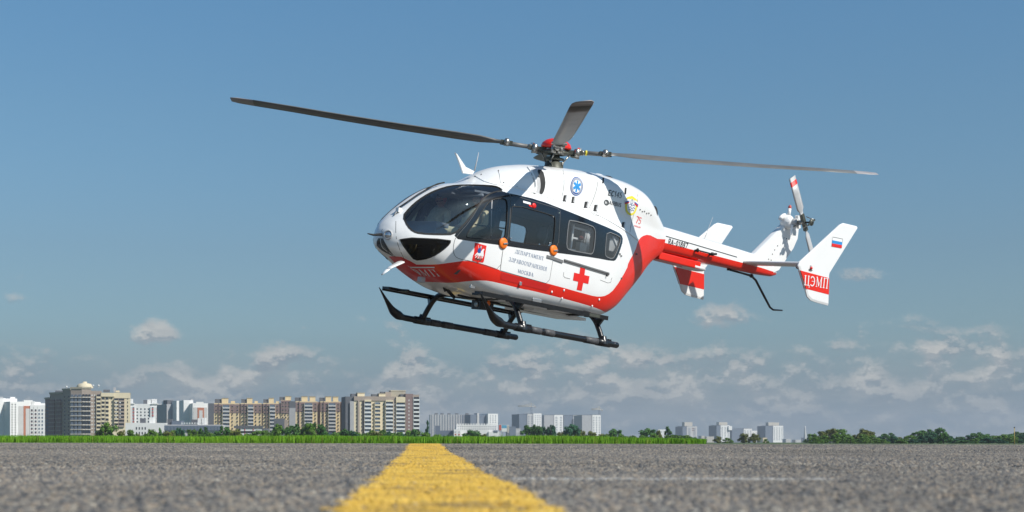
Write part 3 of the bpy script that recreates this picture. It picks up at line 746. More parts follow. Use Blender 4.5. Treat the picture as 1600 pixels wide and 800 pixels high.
def yb_(x):
    for a, b in zip(bs[:-1], bs[1:]):
        if a[0] >= x >= b[0]: t = (a[0]-x)/(a[0]-b[0]); return a[1]+(b[1]-a[1])*t
    return .1
def boom_fn(quad):
    c = [hp(u, v, .18) for (u, v) in quad]
    def fn(a, b):
        p = (c[0]*(1-a)+c[1]*a)*(1-b)+(c[3]*(1-a)+c[2]*a)*b
        zz = (p.z-2.2)/.25; y = yb_(p.x)*(1-.10*max(0, zz)**2); return Vector((p.x, y, p.z)), Vector((0, 1, 0))
    return fn
lay('lettering', norm_word('RA-01887', SAN, .1), boom_fn([z5(149, 386), z5(255, 411), z5(262, 383), z5(154, 358)]), M['print_dark'], boom, .006)
lay('boom_groove', [[(i/20, 0), ((i+1)/20, 0), ((i+1)/20, 1), (i/20, 1)] for i in range(20)], boom_fn([z5(122, 341), z5(535, 460), z5(535, 456), z5(122, 337)]), M['seam'], boom, .005)
mb = MB(); a, b = hp(1090, 391, .24), hp(1113, 397, .24)
mb.tube([a, b], .014, M['rubber'], 8); mb.tube([a+Vector((0, -.08, -.01)), a], .022, M['rubber'], 8); mb.tube([b+Vector((0, -.08, -.01)), b, b+Vector((-.12, 0, .02))], .022, M['rubber'], 8); mb.ell(b, (.05, .04, .035), M['rubber']); mb.ell(a, (.03, .03, .04), M['rubber']); mb.build('boom_antenna', heli)
# red box and white blister below the boom
mb = MB(); a, b = hp(1031, 396, .15), hp(1096, 410, .15)
mb.box(((a.x+b.x)/2, 0, 1.875), (abs(a.x-b.x), .30, .14), M['red']); mb.build('boom_fairing', heli, .02)
mb = MB(); mb.ell((-4.0, .02, 1.84), (.36, .14, .07), M['white']); mb.build('antenna_blister', heli)
mb = MB()
t = [hp(1138, 421, .0), hp(1160, 427, 0), hp(1174, 431, 0), hp(1181, 438, 0), hp(1193, 461, 0), hp(1203, 480, 0), hp(1208, 484, 0), hp(1222, 485, 0)]
mb.tube(t, [.02, .02, .024, .024, .024, .022, .02, .016], M['skid'], 10); mb.tube([t[0]+Vector((0, 0, -.02)), t[0]+Vector((0, 0, .12))], .03, M['skid'], 8); mb.ell(t[2], (.05, .04, .04), M['skid']); mb.build('tail_skid', heli)

def plate(mb, poly, y, th, m, top=None, lean=0):
    """aerofoil-like plate: outline in (x, z), thin rounded edges"""
    n = len(poly); cx = sum(p[0] for p in poly)/n; cz = sum(p[1] for p in poly)/n; vs = []
    for s_, sh_ in ((-th/2, .94), (-th/4, .992), (th/4, .992), (th/2, .94)):
        for (x, z) in poly: vs.append((cx+(x-cx)*sh_, y+s_+lean*(z-cz), cz+(z-cz)*sh_))
    fs = [tuple(range(n)), tuple(3*n+k for k in range(n))[::-1]]
    for i in range(3):
        for k in range(n): fs.append((i*n+k, (i*n)+(k+1) % n, (i+1)*n+(k+1) % n, (i+1)*n+k)[::-1])
    mb.add(vs, fs, m, False)
# vertical fin
vf = [hp(u, v, 0) for u, v in ((1174, 398), (1185, 387), (1205, 367), (1224, 349), (1232, 343), (1246, 345), (1243, 372), (1236, 388), (1212, 424), (1200, 430), (1180, 425))]
mb = MB(); plate(mb, [(p.x, p.z) for p in vf], 0, .16, M['white']); vfin = mb.build('vertical_fin', heli)
mb = MB()
for (u, v) in ((1201, 405), (1205, 406.5), (1207, 397), (1210.5, 390.5), (1215, 384), (1225, 372), (1229, 373), (1233, 374)): mb.ell(hp(u, v, .083), (.014, .008, .014), M['seam'], 6)
mb.build('rivet', vfin, stuff=True)
# stabiliser and end plates
xL, xT = -5.36, -5.86
mb = MB(); prof = [(0, 0), (.03, .028), (.12, .042), (.3, .034), (.5, .004), (.5, -.004), (.3, -.026), (.12, -.030), (.03, -.02)]
vs = [(xL-a, y, 2.155+b) for y in (-1.50, 1.50) for a, b in prof]; n = len(prof)
mb.add(vs, [tuple(range(n)), tuple(range(n, 2*n))[::-1]], M['white']); mb.add(vs, [(k, n+k, n+(k+1) % n, (k+1) % n) for k in range(n)], M['white'], True)
stab = mb.build('horizontal_stabiliser', heli)
mb = MB(); mb.tube([(-5.35, 1.44, 2.09), (-5.62, 1.44, 2.07)], [.055, .05], M['lgrey'], 12); mb.ell((-5.35, 1.44, 2.09), (.06, .055, .055), M['clear']); mb.build('navigation_light', stab)
EP = [(1248, 415), (1250, 409.5), (1283, 379), (1314, 350.5), (1319, 348), (1340, 353), (1341.5, 355.5), (1320, 390), (1297, 427), (1296, 431), (1295.5, 452), (1295, 478), (1278, 473.5), (1268, 470), (1262.5, 464), (1256, 440)]
def ep_face(pp, y0): return [(p.x, p.z) for p in (hp(u, v, y0) for u, v in pp)]
YF = 1.512; outl = ep_face(EP, YF+.03)
def clipz(poly, zlo, zhi):
    def cut(P, z, keep):
        out = []
        for i in range(len(P)):
            a, b = P[i], P[(i+1) % len(P)]; ia, ib = keep(a[1], z), keep(b[1], z)
            if ia: out.append(a)
            if ia != ib: t = (z-a[1])/(b[1]-a[1]); out.append((a[0]+(b[0]-a[0])*t, z))
        return out
    return cut(cut(poly, zlo, lambda v, z: v >= z), zhi, lambda v, z: v <= z)
zr1, zr0 = hp(1249, 422.5, YF).z, hp(1257, 451, YF).z
for sg in (1, -1):
    mb = MB(); n = len(outl); th = .05
    plate(mb, outl, sg*YF, th, M['white']); fin = mb.build('end_plate_fin', heli)
    cx = sum(p[0] for p in outl)/n; cz = sum(p[1] for p in outl)/n; inner = [(cx+(x-cx)*.985, cz+(z-cz)*.985) for x, z in outl]
    bandp = clipz(inner, zr0, zr1)
    mb = MB(); k = len(bandp); yy = th/2+.003
    vs = [(x, sg*YF+yy, z) for x, z in bandp]+[(x, sg*YF-yy, z) for x, z in bandp]
    mb.add(vs, [tuple(range(k))[::-1], tuple(range(k, 2*k))]+[(i, (i+1) % k, k+(i+1) % k, k+i) for i in range(k)], M['red']); mb.build('red_band', fin)
    def ffn(quad, sg=sg):
        c = [hp(u, v, YF+.03) for (u, v) in quad]
        def fn(a, b):
            p = (c[0]*(1-a)+c[1]*a)*(1-b)+(c[3]*(1-a)+c[2]*a)*b; return Vector((p.x, sg*(YF)+.0285, p.z)), Vector((0, 1, 0))
        return fn
    if sg > 0:
        lay('lettering', norm_word('ЦЭМП', SER), ffn([z5(890, 609), z5(1020, 629), z5(1026, 575), z5(893, 557)]), M['wprint'], fin, .004)
        q = [z5(1041, 400), z5(1096, 410), z5(1101, 360), z5(1047, 349)]; fl = ffn(q)
        for i, c_ in enumerate(('rprint', 'blue', 'wprint')):
            lay('flag_stripe', [[(0, i/3), (1, i/3), (1, (i+1)/3), (0, (i+1)/3)]], fl, M[c_ if c_ != 'blue' else 'sky_blue'], fin, .004)
        lay('flag_edge', stroke_quads([(0, 1), (1, 1)], .05)+stroke_quads([(1, .66), (1, 1)], .03), fl, M['print_dark'], fin, .005)
        mb = MB(); c = hp(1267.5, 419, YF+.04); mb.ell(c, (.03, .03, .03), M['rprint'], 10); mb.box(c+Vector((0, -.008, -.035)), (.11, .012, .02), M['seam']); mb.box(c+Vector((0, -.008, 0)), (.05, .012, .10), M['lgrey']); mb.build('position_light', fin)
# tail rotor gearbox, shaft and two blades
gb = hp(1234, 347, .12)
mb = MB()
mb.ell(gb+Vector((0, -.06, .0)), (.15, .15, .15), M['white']); mb.ell(gb+Vector((.16, -.08, .08)), (.13, .05, .05), M['white'], rot=Matrix.Rotation(R(35), 3, 'Y'))
mb.tube([gb+Vector((.02, -.03, .1)), gb+Vector((.02, -.03, .27))], .035, M['white'], 10); mb.ell(gb+Vector((.02, -.03, .29)), (.035, .035, .05), M['capred'])
mb.box(gb+Vector((-.02, .1, -.16)), (.14, .05, .2), M['white']); mb.box(gb+Vector((-.1, .12, .02)), (.06, .08, .26), M['white'], Matrix.Rotation(R(20), 3, 'Y'))
mb.tube([gb+Vector((-.02, 0, 0)), Vector((gb.x-.02, .30, gb.z))], .075, M['lgrey'], 14)
gbx = mb.build('tail_rotor_gearbox', heli)
hb = hp(1256, 347.5, .42)
mb = MB(); mb.tube([Vector((gb.x-.02, .28, gb.z)), Vector((hb.x, .44, hb.z))], .04, M['metal'], 12)
mb.tube([Vector((hb.x, .42, hb.z)), Vector((hb.x, .64, hb.z))], .018, M['rubber'], 10); mb.ell((hb.x, .60, hb.z), (.07, .035, .07), M['greenmetal'])
ta = R(122); d1_ = Vector((math.cos(ta), 0, math.sin(ta)))           # blade direction in the rotor plane
trd = (hp(1240, 286, .42)-Vector((hb.x, .42, hb.z))); trd.y = 0; d1_ = trd.normalized()
mb.bar(Vector((hb.x, .42, hb.z))-d1_*.18, Vector((hb.x, .42, hb.z))+d1_*.18, .07, .07, M['greenmetal'], (0, 1, 0))
cr = Vector((-d1_.z, 0, d1_.x))
mb.bar(Vector((hb.x, .60, hb.z))-cr*.12, Vector((hb.x, .60, hb.z))+cr*.12, .03, .03, M['greenmetal'], (0, 1, 0))
for s_ in (1, -1): mb.tube([Vector((hb.x, .60, hb.z))+cr*.11*s_, Vector((hb.x, .44, hb.z))+cr*.09*s_+d1_*.08*s_], .010, M['metal'], 6)
mb.tube([gb+Vector((.03, .1, -.1)), gb+Vector((.03, .32, -.04))], .012, M['metal'], 6)
mb.build('tail_rotor_hub', heli)
for s_ in (1, -1):
    mb = MB(); d = d1_*s_; c = Vector((-d.z, 0, d.x)); base = Vector((hb.x, .42, hb.z)); secs = []
    for (r, ch, tw) in ((.14, .07, 12), (.24, .11, 12), (.30, .19, 10), (.62, .20, 8), (.80, .20, 6)): secs.append((r, ch, tw))
    def tb(secs, m):
        vs = []
        for r, ch, tw in secs:
            u = (c*math.cos(R(tw))+Vector((0, 1, 0))*math.sin(R(tw))); w = Vector((0, 1, 0))*math.cos(R(tw))-c*math.sin(R(tw))
            for a, b in ((-.5, 0), (-.3, .06), (.2, .05), (.5, 0), (.2, -.05), (-.3, -.06)): vs.append(base+d*r+u*a*ch+w*b*ch)
        k = len(secs); fs = [(i*6+j, i*6+(j+1) % 6, (i+1)*6+(j+1) % 6, (i+1)*6+j) for i in range(k-1) for j in range(6)]+[tuple(range(6)), tuple((k-1)*6+j for j in range(6))]
        mb.add(vs, fs, m, True)
    tb(secs, M['lgrey']); tb([(.80, .20, 6), (.90, .20, 6)], M['rprint']); tb([(.90, .20, 6), (.98, .195, 6)], M['lgrey']); mb.build('tail_rotor_blade', heli)
# starboard/port stub antenna on the far side of the boom
# ---- main rotor
RN = Vector((0.07243759, 0.05117092, 0.9960594)).normalized(); hubp = Vector((0, 0, 3.187))
BD = [Vector(p).normalized() for p in ((.7407, -.6714, .0228), (.673, .7383, -.0447), (-.7347, .6757, .0609), (-.6669, -.734, .1284))]
mb = MB()
mb.lathe((0, 0, 2.80), [(.30, -.06), (.22, .06), (.15, .12), (.13, .2), (.075, .21), (.075, .30)], M['greenmetal'], RN, 22)
mb.lathe((0, 0, 3.0), [(.09, 0), (.09, .03), (.16, .035), (.16, .07), (.09, .08), (.07, .12)], M['greenmetal'], RN, 20)
for k in range(4):
    a = R(20+90*k); p = Vector((math.cos(a)*.15, math.sin(a)*.15, 2.98)); q = Vector((math.cos(a+.4)*.24, math.sin(a+.4)*.24, 3.14)); mb.tube([p, q], .013, M['metal'], 8)
    p2 = Vector((math.cos(a+.6)*.17, math.sin(a+.6)*.17, 2.80)); mb.tube([p2, p], .014, M['greenmetal'], 8); mb.ell(p, (.028, .028, .028), M['metal'], 8); mb.ell(q, (.028, .028, .028), M['metal'], 8)
mb.build('rotor_mast', heli)
mb = MB()
mb.lathe(hubp-RN*.02, [(0, -.06), (.14, -.055), (.24, -.03), (.245, .0), (.2, .03), (0, .04)], M['greenmetal'], RN, 28)
hubo = mb.build('rotor_hub', heli)
mb = MB(); mb.lathe(hubp+RN*.045, [(0, -.01), (.20, -.01), (.255, .0), (.262, .02), (.24, .075), (.18, .125), (.10, .155), (0, .165)], M['red'], RN, 32); mb.build('rotor_cap', heli)
for k, d in enumerate(BD):
    b = hubp; s_ = RN.cross(d).normalized(); n_ = d.cross(s_).normalized()
    mb = MB()
    mb.bar(b+d*.16-n_*.01, b+d*.46-n_*.01, .13, .07, M['greenmetal'], n_)
    for o_ in (-.055, .055): mb.lathe(b+d*.36+s_*o_-n_*.02, [(0, -.06), (.045, -.06), (.05, .0), (.045, .07), (.02, .075), (0, .075)], M['metal'], n_, 12)
    mb.ell(b+d*.44, (.06, .06, .05), M['metal']); mb.box(b+d*.40+n_*.05, (.05, .05, .05), M['steel'])
    mb.bar(b+d*.22-n_*.06, b+d*.40-n_*.09+s_*.10, .05, .03, M['metal'], n_); mb.ell(b+d*.30-n_*.07, (.05, .04, .03), M['greenmetal'])
    mb.build('blade_fork', hubo)
    rt = MB()
    rt.tube([b+d*.44, b+d*.95], [.036, .040], M['blade'], 10)
    if k == 2: rt.tube([b+d*.50, b+d*.53], .045, M['yellow'], 12, cap=True)
    rt.bar(b+d*.74+n_*.01, b+d*.94+n_*.01, .10, .07, M['greenmetal'], n_)
    for q_ in (-.05, .05): rt.lathe(b+d*.84+s_*q_, [(0, -.04), (.05, -.04), (.055, .03), (.03, .075), (0, .08)], M['metal'], n_, 12)
    rt.tube([b+d*.84+s_*.13+n_*.02, b+d*.84-s_*.13+n_*.02], .022, M['metal'], 8)
    bl = MB()
    def foil(secs, m):
        vs = []
        for r, ch, th, tw, dr in secs:
            u = s_*math.cos(R(tw))+n_*math.sin(R(tw)); w = n_*math.cos(R(tw))-s_*math.sin(R(tw)); c = b+d*r+n_*dr
            for a, h in ((.5, 0), (.47, .35), (.35, .5), (.0, .38), (-.5, .03), (-.5, -.03), (.0, -.28), (.35, -.4), (.47, -.28)): vs.append(c+u*a*ch*1.0+w*h*th)
        k_ = len(secs); fs = [(i*9+j, i*9+(j+1) % 9, (i+1)*9+(j+1) % 9, (i+1)*9+j) for i in range(k_-1) for j in range(9)]+[tuple(range(9)), tuple((k_-1)*9+j for j in range(9))]
        bl.add(vs, fs, m, True)
    foil([(.90, .10, .06, 17, 0), (1.05, .15, .05, 17, 0), (1.30, .29, .042, 17, 0), (1.7, .32, .040, 16.4, -.005), (2.6, .32, .038, 15, -.012), (3.6, .32, .036, 13.6, -.010), (4.5, .32, .034, 12.4, .0), (5.12, .32, .032, 11.5, .0)], M['blade'])
    foil([(5.12, .32, .032, 11.5, 0), (5.38, .30, .028, 11, .0), (5.5, .22, .02, 11, .0)], M['bladetip'])
    bo = bl.build('rotor_blade', heli); rt.build('blade_root', bo)

# ---- undercarriage
for sg in (1, -1):
    mb = MB(); rr = .052
    path = crom([(1.72, sg*1.2, .05), (1.92, sg*1.2, .062), (2.10, sg*1.2, .13), (2.28, sg*1.2, .29), (2.46, sg*1.2, .47)], 5)
    mb.tube([(-.82, sg*1.2, .05), (-.80, sg*1.2, .05), (1.5, sg*1.2, .05)]+path, [.045, rr, rr]+[rr+.0*i for i in range(5)]+[.062, .075, .085, .09, .09, .088, .08, .07, .062, .055, .046, .038, .03, .024, .016, .01], M['skid'], 14,
            flat=[1, 1, 1]+[1]*5+[1, .95, .9, .8, .75, .7, .62, .55, .5, .45, .4, .4, .4, .4, .4, .5])
    for (xa, xb) in ((1.28, 1.06), (.98, .76), (.0, -.34)): mb.tube([(xa, sg*1.2, .05), (xb, sg*1.2, .05)], rr+.006, M['skidworn'], 14)
    for xx in (1.46, -.46): mb.tube([(xx+.16, sg*1.2, .05), (xx-.16, sg*1.2, .05)], rr+.012, M['skid'], 14); mb.box((xx-.14, sg*1.2, .11), (.07, .05, .03), M['skid'])
    for xx in (-.62, -.70, -.58): mb.ell((xx, sg*1.2+.05*sg, .07), (.012, .01, .012), M['steel'], 6)
    mb.build('skid', heli)
    mb = MB(); s0, s1 = 2.40, -.52
    mb.box(((s0+s1)/2, sg*1.10, .475), (s0-s1, .17, .045), M['skid']); mb.box(((s0+s1)/2, sg*1.185, .465), (s0-s1, .02, .07), M['skid']); mb.box((-.18, sg*1.196, .465), (.26, .004, .05), M['greenmetal'])
    for xx in (2.2, 1.46, .5, -.40): mb.box((xx, sg*.95, .47), (.05, .36, .035), M['skid'])
    mb.build('boarding_step', heli, .006)
for xx, zz in ((1.46, .56), (-.46, .56)):
    mb = MB(); half = [(0, .50), (.35, .505), (.62, .52), (.82, .50), (.96, .41), (1.06, .28), (1.14, .15), (1.19, .06)]
    pts = crom([(xx, -a, b) for a, b in half[::-1]]+[(xx, a, b) for a, b in half[1:]], 4)
    mb.tube(pts, .045, M['skid'], 12)
    for sg in (1, -1): mb.bar((xx, sg*1.02, .36), (xx-.02, sg*1.08, .46), .07, .09, M['skid']); mb.lathe((xx, sg*1.2, .03), [(.085, -.01), (.085, .05), (.06, .09), (.05, .13)], M['skid'], (0, -.1*sg, 1), 14)
    mb.box((xx, 0, .505), (.16, 1.0, .07), M['skid']); mb.build('cross_tube', heli)
# belly: searchlight unit, wire cutter, lights
mb = MB(); c = hp(754, 477, .0)
mb.box(c, (.30, .22, .15), M['skid'], Matrix.Rotation(R(4), 3, 'Y')); mb.box(c+Vector((-.1, 0, .11)), (.16, .14, .14), M['skid']); mb.tube([c+Vector((.15, .02, .0)), c+Vector((.17, .02, 0))], .05, M['metal'], 12); mb.ell(c+Vector((-.02, .1, .04)), (.05, .03, .05), M['orange'])
mb.tube([c+Vector((-.18, .0, .1)), c+Vector((-.36, .05, .15))], .06, M['rubber'], 10); mb.build('searchlight', heli, .01)
mb = MB(); a = hp(691, 436, .18); b1 = hp(698, 455, .0)
c = hp(692, 437, 0); d = hp(698, 454, 0); e = hp(710.5, 465.5, 0)
mb.bar(c, d, .03, .09, M['skid'], (1, 0, 0)); mb.bar(d+Vector((.02, 0, .03)), e, .025, .05, M['skid']); mb.build('lower_wire_cutter', heli)
mb = MB()
for (u, v, w) in ((738, 447, .10), (812, 442.8, .05), (838, 469, .20)):
    q = hull_px(u, v); p = H(*q); mb.box(p+HN(*q)*.01, (w, .04, .06), M['steel'])
mb.build('belly_fitting', heli, .008, stuff=True)
mb = MB()
for (u, v) in ((862, 456), (881, 453.5), (936, 468), (878, 466), (925, 478)): 
    q = hull_px(u, v); mb.ell(H(*q)+HN(*q)*.005, (.018, .01, .022), M['wprint'], 8)
mb.build('drain_fitting', heli, stuff=True)
mb = MB(); p = hp(778, 456, .25); mb.ell(p, (.09, .08, .09), M['rubber']); mb.tube([p+Vector((.04, .03, .12)), p+Vector((.0, .04, -.04))], .03, M['steel'], 10)
mb.ell(p+Vector((-.2, .05, .0)), (.16, .07, .05), M['rubber']); mb.build('belly_camera', heli)
mb = MB(); c = hp(658, 440, .1); mb.box(c+Vector((-.0, 0, .03)), (.09, .10, .09), M['lgrey']); mb.build('belly_antenna', heli, .012)
# belly line under the shell
mb = MB(); mb.tube([(1.9, .1, .47), (.2, .1, .44), (-.9, .1, .455)], .018, M['rubber'], 8); mb.box((-.25, 0, .455), (1.3, .7, .05), M['white']); mb.build('belly_pan', heli, .01)
# ---- nose fittings
q = hull_px(606.5, 367); p, n_ = H(*q), HN(*q)
mb = MB(); mb.lathe(p, [(.075, -.01), (.078, .012), (.060, .018), (.056, .004)], M['lgrey'], n_, 20); mb.lathe(p, [(.055, .006), (.04, .02), (0, .028)], M['steel'], n_, 18); mb.build('nose_camera', heli)
mb = MB(); q = hull_px(590, 366); p = H(*q); mb.tube([p, hp(583, 367, p.y), hp(574.5, 365, p.y)], [.022, .016, .008], M['rubber'], 8); mb.build('pitot_tube', heli)
mb = MB(); a, b, c = hp(626, 410, .30), hp(610, 418, .34), hp(597, 429, .36)
mb.tube([a, b, b+(c-b)*.3], [.085, .055, .045], M['white'], 12, flat=[.3, .3, .3]); mb.tube([b+(c-b)*.3, c], [.046, .022], M['wprint'], 12, flat=[.3, .4]); mb.build('lower_nose_blade', heli)
mb = MB()
mb.ell((3.28, .10, 1.10), (.05, .05, .06), M['steel']); mb.ell((3.20, .0, 1.08), (.05, .14, .05), M['lgrey']); mb.build('landing_light', heli)
# wipers
def wiper(pts, nm='wiper'):
    mb = MB(); P = [];
    for (u, v) in pts:
        q = hull_px(u, v)
        if q: P.append(H(*q)+HN(*q)*.035)
    if len(P) > 1: mb.tube(P, .012, M['rubber'], 6)
    return mb
w_ = wiper([(624, 328), (640, 317), (655, 306.5), (675, 292), (684, 289)]); q = hull_px(624, 330)
if q: w_.box(H(*q)+HN(*q)*.02, (.07, .07, .07), M['white']); w_.tube([H(*q)+HN(*q)*.03, H(*hull_px(616, 337))+HN(*hull_px(616, 337))*.01], .012, M['lgrey'], 6)
w_.build('wiper', heli)
w_ = wiper([(667, 299), (673, 293), (683, 290), (695, 288.5)]); w_.build('wiper', heli)
# roof: wire cutter fin and whip antennas
mb = MB(); tri = [hp(u, v, 0) for u, v in ((710.5, 238), (713, 240), (727, 261), (741, 268), (738, 273), (723, 271), (717, 254))]
plate(mb, [(p.x, p.z) for p in tri], 0, .03, M['white']); mb.build('upper_wire_cutter', heli)
mb = MB(); mb.tube([hp(741, 268, 0), hp(745, 252, 0), hp(748, 238, 0)], [.012, .008, .004], M['lgrey'], 8); mb.build('whip_antenna', heli)
mb = MB(); a = hp(1098, 380, 0); mb.tube([a, hp(1114, 339, 0)], [.006, .003], M['lgrey'], 6); mb.build('whip_antenna', heli)
mb = MB()
for (cx, cy) in ((795, 135), (825, 202), (900, 226), (655, 155), (698, 156)):
    q = hull_px(*z1(cx, cy))
    if q: mb.ell(H(*q)+HN(*q)*.004, (.014, .01, .014), M['seam'], 6)
for (u, v) in ((842, 276), (970, 400), (968, 397), (994, 397), (970.5, 435)):
    q = hull_px(u, v)
    if q: mb.box(H(*q)+HN(*q)*.006, (.03, .02, .025), M['seam'])
mb.build('fastener', heli, stuff=True)
# orange handle covers, door rail, red tag
for (u, v, d_) in ((785.5, 380), (864, 391.3)) and ((785.5, 380.2, PD1), (864, 391.3, PD2)):
    q = hull_px(u, v); p, n_ = H(*q), HN(*q); mb = MB()
    mb.lathe(p, [(.083, .0), (.086, .022), (.070, .034), (0, .036)], M['orange'], n_, 22); mb.bar(p+n_*.04+Vector((.02, 0, -.005)), p+n_*.04+Vector((-.07, 0, .012)), .02, .025, M['steel']); mb.build('door_handle', d_)
mb = MB(); rl = zmap([z8(683, 447), z8(740, 464), z8(795, 484)], 0, closed=False); strip(mb, rl, M['grey'], .045, .018, closed=False)
rl = zmap([z8(805, 476), z8(900, 504), z8(1000, 535), z8(1116, 570)], 0, closed=False); strip(mb, rl, M['grey'], .05, .012, closed=False); strip(mb, rl, M['seam'], .014, .02, closed=False)
p = H(*hull_px(*z8(1100, 574))); mb.box(p+Vector((0, .02, 0)), (.02, .03, .06), M['seam']); mb.build('door_rail', heli)
mb = MB(); rl = zmap([z8(520, 68), z8(572, 82)], 0, closed=False, step=3); strip(mb, rl, M['wprint'], .035, .008, closed=False); p = H(*hull_px(*z8(594, 96))); mb.ell(p+Vector((0, .01, 0)), (.05, .02, .045), M['rprint']); rl = zmap([z8(560, 92), z8(585, 104)], 0, closed=False, step=3); strip(mb, rl, M['rprint'], .025, .010, closed=False); mb.build('remove_before_flight_tag', heli)
mb = MB()
for (cx, cy) in ((461, 92), (728, 176), (770, 148), (705, 356), (437, 322)):
    q = hull_px(*z8(cx, cy)); mb.ell(H(*q)+HN(*q)*.004, (.014, .012, .014), M['steel'], 6)
mb.build('window_stud', heli, stuff=True)
# darker sill panel below the sliding door
patch('sill_panel', [z4(245, 32), z4(690, 150), z4(650, 200), z4(240, 95)], mat('dark_red_sill', (.55, .012, .008), .5), .004, 0)
patch('air_scoop', [z3(850, 45), z3(880, 50), z3(915, 10), z3(895, 8)], M['seam'], .004, 0)

# ---- interior
def halfw(x, z):
    r = HB.ray_cast(Vector((x, 0, z)), Vector((0, 1, 0))); return (r[0].y-.04) if r[0] else None
for nm, z, th, x0, x1, mm in (('cabin_floor', .70, .03, -1.1, 2.4, 'grey'), ('cabin_ceiling', 2.10, .03, -1.2, 2.2, 'lining')):
    xs = [x0+(x1-x0)*i/24 for i in range(25)]; L = [(x, halfw(x, z)) for x in xs]; L = [(x, w) for x, w in L if w]
    mb = MB(); vs = [(x, w, z) for x, w in L]+[(x, -w, z) for x, w in L[::-1]]; k = len(vs)
    mb.add(vs+[(a, b, c-th) for a, b, c in vs], [tuple(range(k))[::-1], tuple(range(k, 2*k))]+[(i, (i+1) % k, k+(i+1) % k, k+i) for i in range(k)], M[mm]); mb.build(nm, heli)
mb = MB(); mb.box((-1.12, 0, 1.38), (.03, 1.2, 1.35), M['lining']); mb.build('rear_bulkhead', heli)
def seat(x, y, face=1, h=0):
    mb = MB(); mb.box((x, y, 1.02), (.48, .46, .12), M['seat']); mb.box((x-face*.27, y, 1.36), (.11, .46, .66), M['seat'], Matrix.Rotation(R(-8*face), 3, 'Y')); mb.box((x-face*.33, y, 1.74), (.09, .26, .16), M['seat']); mb.box((x, y, .82), (.36, .36, .3), M['lining'])
    mb.bar((x-face*.19, y+.1, 1.12), (x-face*.26, y+.1, 1.62), .045, .01, M['belt'], (1, 0, 0)); mb.bar((x-face*.19, y-.1, 1.12), (x-face*.26, y-.1, 1.62), .045, .01, M['belt'], (1, 0, 0))
    mb.v = [(a, b, c+h if c > .9 else c) for a, b, c in mb.v]
    return mb.build('seat', heli, .03)
seat(2.04, .42, 1, .22); seat(2.08, -.42, 1, .22); seat(1.25, -.35, 1); seat(-.95, -.38, 1)
mb = MB(); mb.box((2.74, 0, 1.30), (.24, .9, .24), M['lining'], Matrix.Rotation(R(-14), 3, 'Y')); mb.box((2.70, 0, 1.46), (.26, .86, .07), M['lining'])
for y in (-.3, -.08, .15, .34): mb.box((2.60, y, 1.32), (.01, .16, .16), M['grey'])
mb.box((2.35, 0, 1.0), (.5, .22, .5), M['lining']); mb.build('instrument_panel', heli, .02)
mb = MB(); mb.box((2.15, 0, 2.05), (.5, .4, .08), M['lining']); mb.tube([(2.1, -.6, 2.03), (2.1, .6, 2.03)], .03, M['lining'], 8); mb.build('overhead_panel', heli)
# rails seen through the cockpit door window
mb = MB(); a, b = hp(*z1(662, 440), .76), hp(*z1(838, 462), .76); mb.tube([a, b], .012, M['rubber'], 6); a, b = hp(*z1(745, 352), .76), hp(*z1(840, 372), .76); mb.tube([a, b], .012, M['rubber'], 6); mb.tube([hp(*z1(758, 300), .76), hp(*z1(752, 505), .76)], .010, M['lgrey'], 6); mb.build('grab_rail', PD1)
# medical rack behind the third window
mb = MB(); c = hp(905, 372, .66)
for dx in (-.22, .18): mb.bar(c+Vector((dx, 0, -.26)), c+Vector((dx, 0, .2)), .035, .035, M['wprint'])
for dz in (-.22, -.02, .15): mb.bar(c+Vector((-.24, 0, dz)), c+Vector((.2, 0, dz)), .03, .03, M['wprint'])
mb.box(c+Vector((-.02, .05, -.15)), (.16, .1, .14), M['lgrey']); mb.box(c+Vector((-.12, .02, .03)), (.1, .08, .18), M['lgrey']); mb.ell(c+Vector((.0, .04, .0)), (.05, .04, .04), M['belt'])
for k in range(4): mb.tube([c+Vector((-.2+k*.03, .06, -.2)), c+Vector((-.16+k*.02, .08, .0)), c+Vector((-.2+k*.02, .06, .14))], .008, M['wprint'], 5)
mb.build('medical_rack', heli)
mb = MB(); c = hp(958, 384, .58); mb.box(c, (.3, .1, .22), M['lgrey']); mb.bar(c+Vector((-.12, .06, -.1)), c+Vector((.1, .06, .14)), .03, .03, M['wprint']); mb.build('equipment_case', heli, .01)
mb = MB(); c = hp(852, 369, .5); mb.ell(c, (.13, .14, .17), M['lining']); mb.tube([c+Vector((.1, .1, -.15)), c+Vector((.06, .12, .1)), c+Vector((.0, .1, .2))], .018, M['lgrey'], 6); mb.build('medical_monitor', heli, .02)
mb = MB(); mb.box((-.1, -.35, .85), (1.9, .5, .1), M['grey']); mb.box((-.1, -.35, .74), (1.7, .4, .05), M['metal']); mb.build('stretcher', heli, .02)

